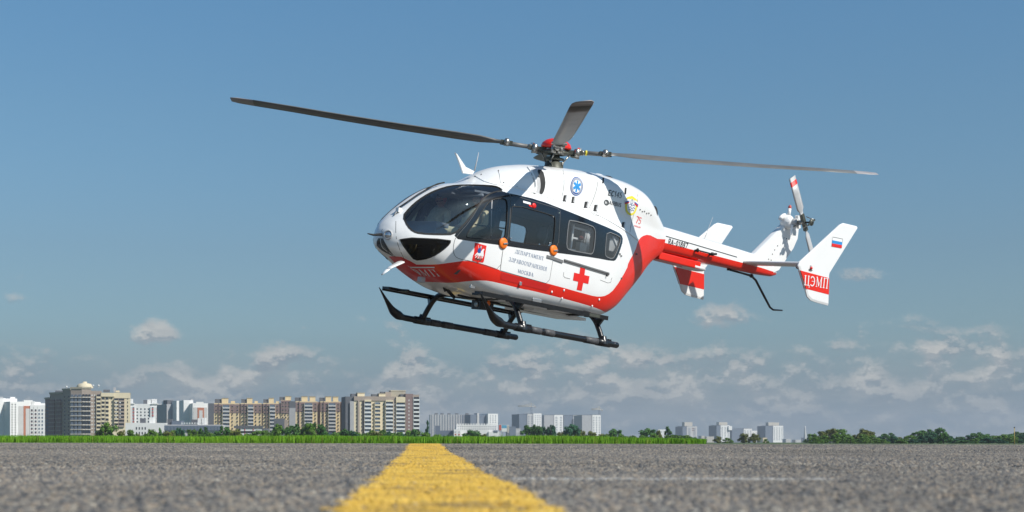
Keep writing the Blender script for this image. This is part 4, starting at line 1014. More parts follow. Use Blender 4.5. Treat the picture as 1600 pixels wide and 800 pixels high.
# ---- the two people in the cockpit
def skinned(name, verts, edges_, radii, m, parent, root=0, sub=2):
    me = bpy.data.meshes.new(name); me.from_pydata(verts, edges_, []); me.materials.append(m); o = link(name, me, parent)
    bpy.context.view_layer.objects.active = o
    sk = o.modifiers.new('skin', 'SKIN'); sk.use_smooth_shade = True
    if not me.skin_vertices: 
        bm_ = bmesh.new(); bm_.from_mesh(me); bm_.verts.layers.skin.verify(); bm_.to_mesh(me); bm_.free()
    for i, r_ in enumerate(radii):
        d_ = me.skin_vertices[0].data[i]; d_.radius = r_ if isinstance(r_, tuple) else (r_, r_); d_.use_root = (i == root)
    su = o.modifiers.new('sub', 'SUBSURF'); su.levels = sub; su.render_levels = sub
    return o
def person(x, y, label, turn=0):
    p = empty('person', (0, 0, 0)); p.parent = None
    p.matrix_world = heli.matrix_world @ Matrix.Translation((x, y, 1.33))
    tag(p, label, 'person', 'crew seated in the cockpit')
    V = [(0, 0, .08), (-.02, 0, .25), (-.06, 0, .43), (-.07, 0, .53), (-.07, .17, .47), (-.02, .26, .24), (.20, .20, .12), (-.07, -.17, .47), (-.02, -.26, .24), (.20, -.20, .12),
         (.18, .10, .08), (.48, .14, .09), (.55, .14, -.28), (.66, .14, -.34), (.18, -.10, .08), (.48, -.14, .09), (.55, -.14, -.28), (.66, -.14, -.34), (.38, .16, .14), (.38, -.16, .14)]
    E_ = [(0, 1), (1, 2), (2, 3), (2, 4), (4, 5), (5, 6), (2, 7), (7, 8), (8, 9), (0, 10), (10, 11), (11, 12), (12, 13), (0, 14), (14, 15), (15, 16), (16, 17), (6, 18), (9, 19)]
    Rr = [(.15, .17), (.13, .16), (.12, .16), .07, .075, .055, .043, .075, .055, .043, .09, .07, .05, .045, .09, .07, .05, .045, .030, .030]
    skinned('body', V, E_, Rr, M['khaki'], p)
    hd = MB(); hd.ell((-.055, 0, .655), (.095, .075, .118), M['skin'], 18); hd.tube([(-.07, 0, .5), (-.065, 0, .6)], .052, M['skin'], 12)
    hd.ell((.043, 0, .645), (.022, .014, .026), M['skin'], 8)
    for e_ in (-1, 1):
        hd.ell((.028, .031*e_, .672), (.012, .014, .009), M['wprint'], 8); hd.ell((.038, .031*e_, .672), (.005, .006, .006), M['hair'], 6); hd.ell((-.06, .078*e_, .655), (.02, .012, .032), M['skin'], 8)
    hd.ell((.030, 0, .607), (.010, .024, .007), M['belt'], 8)
    hd.build('head', p)
    hh = MB(); hh.ell((-.068, 0, .69), (.102, .084, .098), M['hair'], 16); hh.build('hair', p)
    hs = MB(); hs.tube(crom([(-.06, .092, .66), (-.06, .085, .74), (-.06, .0, .795), (-.06, -.085, .74), (-.06, -.092, .66)], 4), .012, M['hset'], 8)
    for e_ in (-1, 1): hs.ell((-.055, .092*e_, .655), (.042, .022, .05), M['capred'], 10)
    hs.tube([(-.04, .095, .64), (.03, .07, .61), (.06, .02, .61)], .005, M['hset'], 6); hs.build('headset', p)
    for e_ in (1, -1):       # hands closed on the controls
        hb_ = MB(); c = Vector((.42, .16*e_, .15)); hb_.ell(c, (.045, .038, .018), M['skin'], 10)
        for k in range(4):
            yy = (-.027+k*.018); L_ = (.036, .042, .040, .030)[k]
            hb_.tube([c+Vector((.035, yy, .004)), c+Vector((.035+L_*.7, yy, -.004)), c+Vector((.035+L_*.7, yy, -.026)), c+Vector((.035+L_*.25, yy, -.036))], [.0095, .009, .0085, .007], M['skin'], 6)
        hb_.tube([c+Vector((-.005, -.034*e_, 0)), c+Vector((.03, -.052*e_, -.012)), c+Vector((.052, -.046*e_, -.03))], [.011, .010, .008], M['skin'], 6)
        hb_.build('hand', p)
    return p
person(2.06, .42, 'crew member in khaki overalls and red headset behind the near cockpit door')
person(2.10, -.42, 'crew member with red headset at the far side of the windscreen')
# ================================================================== GROUND
def gz(y):
    K_ = [(-200, 0), (0, 0), (2.3, .002), (4.2, .000), (5, .009), (6.5, .013), (8, .018), (10.4, .042), (12.6, .059), (15, .056), (20, .025), (30, -.02), (60, -.06), (100, -.10), (400, -.10)]
    for a, b in zip(K_[:-1], K_[1:]):
        if a[0] <= y <= b[0]:
            t = (y-a[0])/(b[0]-a[0]); t = t*t*(3-2*t); return a[1]+(b[1]-a[1])*t
    return -.1
def gxz(x, y): return gz(y)-.0019*max(-12, min(12, x))*min(1, max(0, y/8))*(1 if y < 60 else max(0, 1-(y-60)/30))
LINE_X = lambda y: .03-.06*y
def gmat(name, build):
    m = bpy.data.materials.new(name); m.use_nodes = True; nt = m.node_tree; build(nt, nt.nodes['Principled BSDF']); return m
def N(nt, t, **k):
    n = nt.nodes.new(t)
    for a, b in k.items():
        if isinstance(b, dict):
            for i, v in b.items(): n.inputs[i].default_value = v
        else: setattr(n, a, b)
    return n
def Mth(nt, op, a, b=None, clamp=False):
    n = nt.nodes.new('ShaderNodeMath'); n.operation = op; n.use_clamp = clamp
    for i, v in enumerate((a, b)):
        if v is None: continue
        if isinstance(v, (int, float)): n.inputs[i].default_value = v
        else: nt.links.new(v, n.inputs[i])
    return n.outputs[0]
def Mx(nt, f, a, b):
    n = nt.nodes.new('ShaderNodeMix'); n.data_type = 'RGBA'
    for i, v in ((0, f), (6, a), (7, b)):
        if isinstance(v, (int, float)): n.inputs[i].default_value = v
        elif isinstance(v, tuple): n.inputs[i].default_value = (*v, 1)
        else: nt.links.new(v, n.inputs[i])
    return n.outputs[2]
def paint_mask(nt):
    """painted yellow line on the tarmac, worn along its edges: mask from the place on the ground"""
    g = nt.nodes.new('ShaderNodeNewGeometry'); s = nt.nodes.new('ShaderNodeSeparateXYZ'); nt.links.new(g.outputs['Position'], s.inputs[0])
    n = N(nt, 'ShaderNodeTexNoise'); n.inputs['Scale'].default_value = 9; n.inputs['Detail'].default_value = 8; n.inputs['Roughness'].default_value = .75
    nt.links.new(g.outputs['Position'], n.inputs['Vector'])
    d = Mth(nt, 'ABSOLUTE', Mth(nt, 'ADD', Mth(nt, 'SUBTRACT', s.outputs[0], .03), Mth(nt, 'MULTIPLY', s.outputs[1], .06)))
    wob = Mth(nt, 'MULTIPLY', Mth(nt, 'SUBTRACT', n.outputs[0], .5), .13)
    mr = N(nt, 'ShaderNodeMapRange'); nt.links.new(Mth(nt, 'ADD', d, wob), mr.inputs[0])
    mr.inputs[1].default_value = .128; mr.inputs[2].default_value = .120; mr.inputs[3].default_value = 0; mr.inputs[4].default_value = 1
    n2 = N(nt, 'ShaderNodeTexNoise'); n2.inputs['Scale'].default_value = 45; n2.inputs['Detail'].default_value = 5; n2.inputs['Roughness'].default_value = .7
    nt.links.new(g.outputs['Position'], n2.inputs['Vector'])
    m2 = N(nt, 'ShaderNodeMapRange'); nt.links.new(n2.outputs[0], m2.inputs[0]); m2.inputs[1].default_value = .33; m2.inputs[2].default_value = .42
    # faint old white line running across, right of the yellow one
    lw = Mth(nt, 'ABSOLUTE', Mth(nt, 'SUBTRACT', s.outputs[1], 2.95))
    l1 = Mth(nt, 'LESS_THAN', lw, .07); l2 = Mth(nt, 'GREATER_THAN', s.outputs[0], .0); l3 = Mth(nt, 'LESS_THAN', s.outputs[0], .62)
    m3 = N(nt, 'ShaderNodeMapRange'); nt.links.new(n2.outputs[0], m3.inputs[0]); m3.inputs[1].default_value = .44; m3.inputs[2].default_value = .56
    wmask = Mth(nt, 'MULTIPLY', Mth(nt, 'MULTIPLY', l1, l2), Mth(nt, 'MULTIPLY', l3, m3.outputs[0]))
    return Mth(nt, 'MULTIPLY', mr.outputs[0], m2.outputs[0]), wmask, g
YEL = (.56, .345, .045)
def worn_yellow(nt, g):
    n = N(nt, 'ShaderNodeTexNoise'); n.inputs['Scale'].default_value = 5; n.inputs['Detail'].default_value = 9; n.inputs['Roughness'].default_value = .7; nt.links.new(g.outputs['Position'], n.inputs['Vector'])
    r = N(nt, 'ShaderNodeValToRGB'); nt.links.new(n.outputs[0], r.inputs[0]); e = r.color_ramp.elements
    e[0].position = .36; e[0].color = (.26, .175, .055, 1); e[1].position = .66; e[1].color = (.62, .42, .085, 1); x = e.new(.48); x.color = (*YEL, 1)
    return r.outputs[0]
def b_tarmac(nt, b):
    pm, wmsk, g = paint_mask(nt)
    n = N(nt, 'ShaderNodeTexVoronoi'); n.inputs['Scale'].default_value = 90; nt.links.new(g.outputs['Position'], n.inputs['Vector'])
    n2 = N(nt, 'ShaderNodeTexNoise'); n2.inputs['Scale'].default_value = 1.3; n2.inputs['Detail'].default_value = 8; nt.links.new(g.outputs['Position'], n2.inputs['Vector'])
    sep = N(nt, 'ShaderNodeSeparateColor'); nt.links.new(n.outputs['Color'], sep.inputs[0])
    c = Mx(nt, sep.outputs[0], (.045, .046, .050), (.20, .175, .14)); c = Mx(nt, Mth(nt, 'MULTIPLY', n2.outputs[0], .35), c, (.06, .06, .065))
    c = Mx(nt, wmsk, c, (.42, .42, .40)); c = Mx(nt, pm, c, worn_yellow(nt, g))
    nt.links.new(c, b.inputs['Base Color']); b.inputs['Roughness'].default_value = .85
    bp_ = N(nt, 'ShaderNodeBump'); bp_.inputs['Strength'].default_value = .7; bp_.inputs['Distance'].default_value = .006
    nt.links.new(n.outputs['Distance'], bp_.inputs['Height']); nt.links.new(bp_.outputs[0], b.inputs['Normal'])
M_tar = gmat('asphalt', b_tarmac)
def b_stone(nt, b):
    pm, wmsk, g = paint_mask(nt)
    oi = N(nt, 'ShaderNodeObjectInfo'); cr = N(nt, 'ShaderNodeValToRGB'); nt.links.new(oi.outputs['Random'], cr.inputs[0])
    e = cr.color_ramp.elements; e[0].position = 0; e[0].color = (.045, .048, .055, 1); e[1].position = 1; e[1].color = (.46, .42, .34, 1)
    for p_, c_ in ((.22, (.094, .096, .102, 1)), (.5, (.19, .176, .155, 1)), (.72, (.27, .232, .185, 1)), (.86, (.32, .25, .18, 1)), (.95, (.34, .31, .26, 1))):
        x = e.new(p_); x.color = c_
    n2 = N(nt, 'ShaderNodeTexNoise'); n2.inputs['Scale'].default_value = .9; n2.inputs['Detail'].default_value = 4; nt.links.new(g.outputs['Position'], n2.inputs['Vector'])
    hs = N(nt, 'ShaderNodeHueSaturation'); nt.links.new(Mth(nt, 'ADD', Mth(nt, 'MULTIPLY', n2.outputs[0], 1.1), .30), hs.inputs['Value']); nt.links.new(cr.outputs[0], hs.inputs['Color'])
    c = Mx(nt, Mth(nt, 'MULTIPLY', wmsk, .8), hs.outputs[0], (.45, .45, .43)); c = Mx(nt, pm, c, worn_yellow(nt, g))
    nt.links.new(c, b.inputs['Base Color']); b.inputs['Roughness'].default_value = .75
M_stone = gmat('asphalt_stone', b_stone)
def b_field(nt, b):
    g = N(nt, 'ShaderNodeNewGeometry'); n = N(nt, 'ShaderNodeTexNoise'); n.inputs['Scale'].default_value = .08; n.inputs['Detail'].default_value = 10; nt.links.new(g.outputs['Position'], n.inputs['Vector'])
    nt.links.new(Mx(nt, n.outputs[0], (.035, .075, .012), (.08, .10, .03)), b.inputs['Base Color']); b.inputs['Roughness'].default_value = 1
M_field = gmat('grass_ground', b_field)
def sheet(name, xs, ys, fz, m):
    v = [(x, y, fz(x, y)) for y in ys for x in xs]; n = len(xs)
    f = [(j*n+i, j*n+i+1, (j+1)*n+i+1, (j+1)*n+i) for j in range(len(ys)-1) for i in range(n-1)]
    me = bpy.data.meshes.new(name); me.from_pydata(v, [], f); me.materials.append(m); me.polygons.foreach_set('use_smooth', [True]*len(f))
    return tag(link(name, me), kind='structure')
xs = [-700, -300, -120, -60, -30, -20, -14]+[i*.5 for i in range(-24, 25)]+[14, 20, 30, 60, 120, 300, 700]
ys = [-80, -40, -20, -10, -5, -2, -1, 0]+[i*.25 for i in range(2, 64)]+[16, 17, 18, 20, 22, 25, 30, 36, 45, 60, 72, 80, 90, 98]
sheet('runway', xs, ys, gxz, M_tar)
sheet('ground', [-9000, -3000, -1000, 0, 1000, 3000, 9000], [-3000, -500, 0, 500, 2000, 5000, 9000], lambda x, y: -.32, M_field)

# stones of the asphalt surface, standing proud of the binder
def stone_mesh(k):
    rnd = random.Random(k); bm = bmesh.new(); bmesh.ops.create_icosphere(bm, subdivisions=1, radius=1)
    for v in bm.verts: v.co *= rnd.uniform(.75, 1.15); v.co.z *= .62
    me = bpy.data.meshes.new('stone'); bm.to_mesh(me); bm.free(); me.materials.append(M_stone); return me
stone_col = bpy.data.collections.new('stone_sources')
for k in range(4):
    o = bpy.data.objects.new('stone', stone_mesh(k)); stone_col.objects.link(o)
def scatter(name, y0, y1, dens, smin, smax, seed, side=.9):
    yy = [y0+(y1-y0)*i/12 for i in range(13)]; v, f = [], []
    for j, y in enumerate(yy):
        w = .345*y+side
        for i in range(13): x = -w+2*w*i/12; v.append((x, y, gxz(x, y)+.0005))
    f = [(j*13+i, j*13+i+1, (j+1)*13+i+1, (j+1)*13+i) for j in range(12) for i in range(12)]
    me = bpy.data.meshes.new(name); me.from_pydata(v, [], f); me.materials.append(M_stone); o = link(name, me)
    ng = bpy.data.node_groups.new(name, 'GeometryNodeTree')
    ng.interface.new_socket('Geometry', in_out='INPUT', socket_type='NodeSocketGeometry'); ng.interface.new_socket('Geometry', in_out='OUTPUT', socket_type='NodeSocketGeometry')
    gi_ = ng.nodes.new('NodeGroupInput'); go = ng.nodes.new('NodeGroupOutput'); d = ng.nodes.new('GeometryNodeDistributePointsOnFaces'); d.inputs['Density'].default_value = dens; d.inputs['Seed'].default_value = seed
    ci = ng.nodes.new('GeometryNodeCollectionInfo'); ci.inputs[0].default_value = stone_col; ci.inputs['Separate Children'].default_value = True; ci.inputs['Reset Children'].default_value = True
    ip = ng.nodes.new('GeometryNodeInstanceOnPoints'); ip.inputs['Pick Instance'].default_value = True
    rv = ng.nodes.new('FunctionNodeRandomValue'); rv.data_type = 'FLOAT_VECTOR'; rv.inputs[0].default_value = (-.25, -.25, 0); rv.inputs[1].default_value = (.25, .25, 6.28)
    rs = ng.nodes.new('FunctionNodeRandomValue'); rs.data_type = 'FLOAT'; rs.inputs[2].default_value = smin; rs.inputs[3].default_value = smax; rs.inputs['Seed'].default_value = 5
    L = ng.links.new
    L(gi_.outputs[0], d.inputs['Mesh']); L(d.outputs['Points'], ip.inputs['Points']); L(ci.outputs[0], ip.inputs['Instance']); L(rv.outputs[0], ip.inputs['Rotation']); L(rs.outputs[1], ip.inputs['Scale']); L(ip.outputs[0], go.inputs[0])
    md = o.modifiers.new('scatter', 'NODES'); md.node_group = ng
    return tag(o, kind='stuff')
scatter('asphalt_stones', 1.15, 3.6, 11000, .0028, .0062, 1)
scatter('asphalt_stones', 3.6, 8.0, 6500, .0030, .0068, 2)
scatter('asphalt_stones', 8.0, 13.2, 4200, .0034, .0075, 3)

# grass verge behind the crest of the runway
GR = [mat('grass_blade_%s' % n, c, .8, spec=.2) for n, c in (('fresh', (.16, .33, .020)), ('mid', (.115, .27, .017)), ('dry', (.22, .21, .05)))]
rnd = random.Random(3); mb = MB()
for i in range(52000):
    y = 98+22*rnd.random()**1.3; x = rnd.uniform(-.36*y-4, .128*y)
    h = rnd.uniform(.39, .44) if rnd.random() < .985 else rnd.uniform(.5, .62); w = rnd.uniform(.010, .026); lx, ly = rnd.gauss(0, .06), rnd.gauss(0, .06); a = rnd.uniform(0, 3.14); cx_, cy_ = math.cos(a)*w, math.sin(a)*w
    z0 = -.32 if y > 98 else -.1
    h += (.20+.03*math.sin(x*.35)+.02*math.sin(x*1.3))*(1 if x < .03*y else max(0, 1-(x/y-.03)/.1))
    g = GR[0] if rnd.random() < .55+.35*math.sin(x*.31+y*.2) else GR[1]
    if rnd.random() < .03+.05*max(0, math.sin(x*.21+1)*math.sin(x*.083)): g = GR[2]
    mb.add([(x-cx_, y-cy_, z0), (x+cx_, y+cy_, z0), (x+lx+cx_*.6, y+ly+cy_*.6, z0+h*.7+.22), (x+lx*1.6, y+ly*1.6, z0+h+.22), (x+lx-cx_*.6, y+ly-cy_*.6, z0+h*.7+.22)], [(0, 1, 2, 3, 4)], g)
gr = mb.build('grass', None); tag(gr, kind='stuff')

# ================================================================== BUILDINGS
def bmat(n, c, r=.8, noise=.12, sc=.25): return mat(n, c, r, noise=noise, nscale=sc)
B = dict(white=bmat('white_facade', (.76, .75, .73)), grey=bmat('grey_facade_and_wall_shade', (.36, .36, .37)), lg=bmat('light_grey_panel_wall', (.50, .49, .48)), terra=bmat('terracotta_stripe', (.42, .15, .08)),
         red=bmat('red_panel', (.50, .10, .08)), cream=bmat('cream_facade', (.66, .57, .40)), yellow=bmat('yellow_facade', (.66, .53, .32)), brown=bmat('brown_brick', (.33, .27, .225)), dbrown=bmat('purple_brown_brick', (.22, .15, .14)),
         dark=bmat('dark_slate_and_wall_shade', (.11, .115, .13)), glassd=mat('dark_window_glass', (.025, .032, .045), .12), glassb=mat('blue_window_glass', (.11, .15, .20), .15), rail=bmat('white_balcony_rail', (.62, .63, .62)), roof=bmat('roof_felt', (.12, .12, .13)),
         tan=bmat('tan_roof_cap', (.38, .34, .26)), orange=bmat('orange_panel', (.55, .20, .06)), blue=bmat('blue_panel', (.10, .35, .52)), navy=bmat('navy_panel_and_wall_shade', (.13, .16, .21)), steel=bmat('crane_steel', (.55, .50, .42)), beige=bmat('beige_facade', (.50, .46, .40)))  # dark, grey and navy also paint walls that stand in shade
class Block:
    """one building: box with its front turned towards the sun, placed by direction and distance"""
    def __init__(s, name, u0, u1, vtop, D, label, cat='apartment block', turn=24, depth=None, vbase=None, group=None):
        s.D = D; k = D/F; s.k = k; a = R(turn); s.root = empty(name, ((u0-800)*k, D, -.32), a)
        s.W = (u1-u0)*k/math.cos(a); s.h = (HOR-vtop)*k+CAMZ+.32; s.dep = depth or 14; s.c = math.cos(a); s.k2 = k
        tag(s.root, label, cat, group)
        s.u0, s.u1, s.vtop = u0, u1, vtop
    # local frame: x along the front, y into the building, front at y = 0
    def X(s, u): return (u-s.u0)/(s.u1-s.u0)*s.W
    def Zv(s, v): return (HOR-v)*s.k+CAMZ+.32
    def body(s, u0, u1, vtop, m, off=0, dep=None, name='wall', vbot=None, roofm=None):
        x0, x1 = s.X(u0), s.X(u1); z0 = s.Zv(vbot) if vbot else 0; z1_ = s.Zv(vtop); d = dep or s.dep
        mb = MB(); mb.box(((x0+x1)/2, off+d/2, (z0+z1_)/2), (abs(x1-x0), d, z1_-z0), B[m])
        if roofm: mb.box(((x0+x1)/2, off+d/2, z1_+.15), (abs(x1-x0)+.4, d+.4, .3), B[roofm])
        return mb.build(name, s.root)
    def strip(s, u0, u1, v0, v1, m, off=-.06, name='panel'):
        x0, x1 = s.X(u0), s.X(u1); za, zb = s.Zv(v1), s.Zv(v0); mb = MB()
        mb.box(((x0+x1)/2, off/2, (za+zb)/2), (abs(x1-x0), abs(off), zb-za), B[m]); return mb.build(name, s.root)
    def windows(s, us, v0, v1, floors, w, m='glassd', off=0, hfrac=.5, sill=None, name='windows'):
        """a grid of windows set in the front: dark pane in a shallow frame"""
        za, zb = s.Zv(v1), s.Zv(v0); fh = (zb-za)/floors; mb = MB()
        for u in us:
            for f in range(floors):
                x = s.X(u); z = za+(f+.52)*fh; ww = w*s.k/s.c; hh = fh*hfrac
                mb.box((x, off-.03, z), (ww, .06, hh), B[m])
                if sill: mb.box((x, off-.10, z-hh/2-.06), (ww+.2, .2, .12), B[sill])
        return tag(mb.build(name, s.root), kind='stuff')
    def balconies(s, u0, u1, v0, v1, floors, rail='rail', glassm='glassb', off=-1.1, name='balcony_stack', wall=None, hf=.42):
        """one stack of balconies: slab and rail at every storey, dark opening above it"""
        x0, x1 = s.X(u0), s.X(u1); za, zb = s.Zv(v1), s.Zv(v0); fh = (zb-za)/floors; mb = MB(); cx = (x0+x1)/2; w = abs(x1-x0)
        mb.box((cx, off*.25, (za+zb)/2), (w*.96, abs(off)*.5, zb-za-.05), B[glassm])
        for f in range(floors):
            z = za+f*fh
            mb.box((cx, off/2, z+.1), (w, abs(off), .2), B[rail]); mb.box((cx, off, z+fh*hf/2+.1), (w, .12, fh*hf), B[rail])
        for x in (x0, x1): mb.box((x, off/2, (za+zb)/2), (.16, abs(off)*.9, zb-za), B[wall or rail])
        return mb.build(name, s.root)
    def roofbox(s, u0, u1, v0, v1, m, dep=5, off=4, cap=None):
        x0, x1 = s.X(u0), s.X(u1); za, zb = s.Zv(v1), s.Zv(v0); mb = MB(); mb.box(((x0+x1)/2, off+dep/2, (za+zb)/2), (abs(x1-x0), dep, zb-za), B[m])
        if cap: mb.box(((x0+x1)/2, off+dep/2, zb+.1), (abs(x1-x0)+.5, dep+.5, .25), B[cap])
        return mb.build('roof_house', s.root)

def z_(ox, sc): return lambda c: ox+c/sc
a_ = z_(0, 7.27); b_ = z_(180, 7.27); c_ = z_(380, 7.27); d_ = z_(520, 7.27)
vv = lambda cy: 590+cy/7.27
# A: white slab blocks at the left edge
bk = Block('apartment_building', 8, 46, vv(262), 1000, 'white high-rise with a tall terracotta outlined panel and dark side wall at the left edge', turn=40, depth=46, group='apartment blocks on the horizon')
bk.body(8, 30, vv(232), 'white', 10, 30); bk.body(14, 52, vv(270), 'white', 0, 20); bk.windows([16.5, 20.5], vv(290), 690, 15, 1.4, 'glassd')
bk.strip(24.5, 46, vv(320), 690, 'lg', -.2); bk.strip(30.5, 41, vv(318), 690, 'terra', -.35); bk.strip(33, 38.5, vv(348), 690, 'lg', -.5); bk.roofbox(31, 42, vv(252), vv(270), 'white', 3, 0)
bk.roofbox(8, 14, vv(212), vv(235), 'grey', 6, 12); bk.roofbox(23, 29, vv(212), vv(235), 'white', 6, 12)
bk = Block('apartment_building', -14, 14, vv(235), 1040, 'shaded grey-white high-rise cut off by the left edge of the view', turn=40, depth=40, group='apartment blocks on the horizon')
bk.body(-14, 9, vv(237), 'white', 0, 30); bk.windows([-8, -3, 1.5, 5.5], vv(280), 690, 15, 2.2, 'navy'); bk.roofbox(-6, 8, vv(228), vv(237), 'white', 8, 6)
bk = Block('apartment_building', 47, 73, vv(290), 1010, 'white panel block with red and green window columns beside the terracotta panel', turn=16, depth=30, group='apartment blocks on the horizon')
bk.body(47, 73, vv(312), 'white', 0, 24); bk.roofbox(55, 73, vv(288), vv(312), 'white', 14, 4); bk.roofbox(49, 53.5, vv(268), vv(312), 'white', 8, 1)
bk.windows([49.5, 55], vv(350), 690, 9, 2.4, 'glassd', sill='red'); bk.windows([60, 64.5, 69.5], vv(350), 690, 9, 2.2, 'glassb', sill='lg')
bk.strip(51.7, 52.7, vv(330), 690, 'lg'); bk.strip(57.3, 58.0, vv(330), 690, 'lg')
# B: brown and cream corner block
bk = Block('apartment_building', 143, 200, vv(172), 900, 'tall cream and brown corner high-rise with faceted glazed balconies and a domed roof room', turn=14, depth=26, group='apartment blocks on the horizon')
bk.body(141, 157, vv(150), 'brown', 0, 26); bk.windows([143.8, 147.5], vv(180), vv(640), 11, 1.8, 'rail', 0, .35); bk.body(157, 200, vv(178), 'cream', 0, 26, roofm='cream')
bk.body(176, 199.5, vv(170), 'cream', -.3, 10, vbot=vv(232))
bk.balconies(150.3, 156.5, vv(190), vv(600), 9, 'cream', 'glassd', -1.2); bk.balconies(157.4, 162.3, vv(225), vv(600), 8, 'cream', 'glassd', -1.0); bk.balconies(163.3, 168.2, vv(225), vv(560), 7, 'cream', 'glassd', -1.0)
bk.strip(157, 176, vv(172), vv(215), 'cream', -1.25); bk.windows([172.6], vv(215), vv(640), 10, 1.3, 'glassd', sill='cream'); bk.windows([196], vv(215), vv(640), 10, 1.3, 'glassd', sill='cream')
bk.balconies(176.3, 182.3, vv(235), vv(560), 8, 'cream', 'glassd', -1.3, wall='brown'); bk.balconies(182.9, 191, vv(235), vv(560), 8, 'brown', 'glassd', -1.0, wall='dbrown'); bk.windows([179, 185], vv(262), vv(470), 5, 2.0, 'rail', -1.5, .35, name='awning')
bk.roofbox(160, 169.5, vv(132), vv(160), 'dark', 5, 5); bk.roofbox(175, 178.5, vv(105), vv(160), 'grey', 3, 5); bk.roofbox(178, 184, vv(142), vv(160), 'cream', 4, 5)
p0 = Vector(((142-800)*900/F, 900, -.32))
k9 = 900/F
def wing(ua, ub, vt, m, D0, D1, floors, cols, rail, gl, label=None, cap='tan', bal=True):
    """one wing of the corner block: a straight wall from one place to another"""
    A_ = Vector(((ua-800)*D0/F, D0, -.32)); B_ = Vector(((ub-800)*D1/F, D1, -.32)); d = B_-A_; L = d.length; ang = math.atan2(d.y, d.x); inv = Matrix.Rotation(-ang, 3, 'Z')
    h = (HOR-vt)*k9+.4
    rel = bk.root.matrix_world if False else None
    mb = MB(); R0 = Matrix.Rotation(ang, 3, 'Z'); Rb = Matrix.Rotation(-bk.root.rotation_euler.z, 3, 'Z')
    def put(c, dim, mm):
        tmp = MB(); tmp.box((0, 0, 0), dim, mm); vs = [Rb @ ((A_+R0 @ (Vector(c)+Vector(v_)))-Vector(bk.root.location)) for v_ in tmp.v]; mb.add(vs, tmp.f, mm)
    put((L/2, 3, h/2), (L, 6, h), B[m]); put((L/2, 2.8, h+.4), (L+.6, 6.4, 1.0), B[cap] if cap else B[m]); w_o = mb.build('wing_wall', bk.root)
    mb = MB(); fh = (h-5)/floors
    for c in range(cols):
        x = L*(c+.5)/cols; ww = L/cols
        if bal:
            put((x, -.4, (h-5)/2+2), (ww*.66, .8, h-6), B[gl])
            for f in range(floors): put((x, -.55, 2+f*fh+.5), (ww*.92, 1.1, fh*.22), B[rail])
        else:
            for f in range(floors): put((x, -.03, 2+(f+.5)*fh), (ww*.34, .1, fh*.45), B[gl])
    tag(mb.build('balcony_front' if bal else 'windows', w_o), kind=None if bal else 'stuff')
wing(128, 142, vv(125), 'brown', 896, 898, 10, 3, 'beige', 'glassd'); wing(110.5, 128, vv(128), 'brown', 897, 896, 10, 3, 'beige', 'navy')
wing(98, 110.5, vv(140), 'brown', 903, 897, 12, 2, 'rail', 'glassd', bal=False); wing(78, 98, vv(178), 'brown', 914, 903, 10, 2, 'brown', 'dbrown'); wing(70.5, 78, vv(232), 'dbrown', 922, 914, 10, 1, 'rail', 'navy', bal=False)
mb = MB(); Rb = Matrix.Rotation(-bk.root.rotation_euler.z, 3, 'Z')
def rel(u, v, D): return Rb @ (Vector(((u-800)*D/F, D, (HOR-v)*D/F+CAMZ))-Vector(bk.root.location))
mb.lathe(rel(132.5, vv(120), 910), [(4.9, 0), (4.7, 1.4), (3.6, 2.6), (1.4, 3.0), (1.2, 3.9), (0, 4.0)], B['cream'], n=10); mb.box(rel(130, vv(62), 910), (.6, .6, 1.8), B['grey'])
for u, v in ((145.5, vv(96)), (154, vv(96)), (104, vv(110))): mb.lathe(rel(u, v+2, 905), [(.2, 0), (.2, .6), (.7, .8), (.5, 1.5), (0, 1.6)], B['rail'], n=10)
mb.box(rel(93, vv(165), 930), (5, 3, 1.8), B['dark']); mb.build('roof_room', bk.root)
# C: long white block behind
bk = Block('apartment_building', 200, 272, vv(300), 1250, 'long white block with red window columns behind the low white building', turn=8, depth=20, group='apartment blocks on the horizon')
bk.body(198, 272, vv(298), 'white', 0, 20)
for u in (205, 240): bk.strip(u-6, u+6, vv(330), 690, 'white', -1.2); bk.roofbox(u-5, u+5, vv(290), vv(300), 'white', 2, -1)
bk.windows([202.5, 208.5, 237.5, 245], vv(340), vv(520), 5, 2.6, 'red', -1.3, .5); bk.windows([202.5, 208.5, 237.5, 245], vv(322), vv(500), 5, 2.0, 'glassb', -1.35, .35)
bk.windows([214, 219.5, 225.5, 231, 250, 255.5, 260.5], vv(340), vv(520), 5, 2.0, 'glassd'); bk.windows([266.5], vv(340), vv(500), 4, 3.6, 'red', -.1)
bk.roofbox(222.5, 228.5, vv(252), vv(300), 'dark', 6, 4); bk.roofbox(228.5, 234, vv(246), vv(300), 'white', 6, 4); bk.roofbox(235, 242, vv(240), vv(300), 'white', 6, 4); bk.roofbox(200, 206, vv(240), vv(300), 'white', 5, 4)
# D: stepped dark/white blocks
bk = Block('apartment_building', 301, 325, vv(285), 1060, 'white block with a terracotta outlined panel, left of the long yellow block', turn=20, depth=30, group='apartment blocks on the horizon')
bk.body(301, 324, vv(290), 'white', 0, 30); bk.body(292, 306, vv(250), 'white', 14, 24); bk.strip(302.5, 322.5, vv(338), 690, 'lg', -.3); bk.strip(308, 317.5, vv(340), 690, 'terra', -.5); bk.strip(310.3, 315.3, vv(372), 690, 'lg', -.7)
bk.roofbox(306, 317, vv(275), vv(290), 'white', 3, 0); bk.roofbox(302.5, 306, vv(236), vv(252), 'grey', 4, 15)
bk = Block('apartment_building', 276, 300, vv(262), 1120, 'shaded grey block with a white stepped roofline between two white buildings', turn=34, depth=36, group='apartment blocks on the horizon')
bk.body(276, 293, vv(262), 'white', 0, 30); bk.windows([281, 286, 290], vv(320), 690, 10, 2.2, 'navy'); bk.body(268, 280, vv(300), 'grey', 8, 20); bk.roofbox(270, 278, vv(252), vv(300), 'dark', 8, 10)  # grey body paints in the shaded left faces
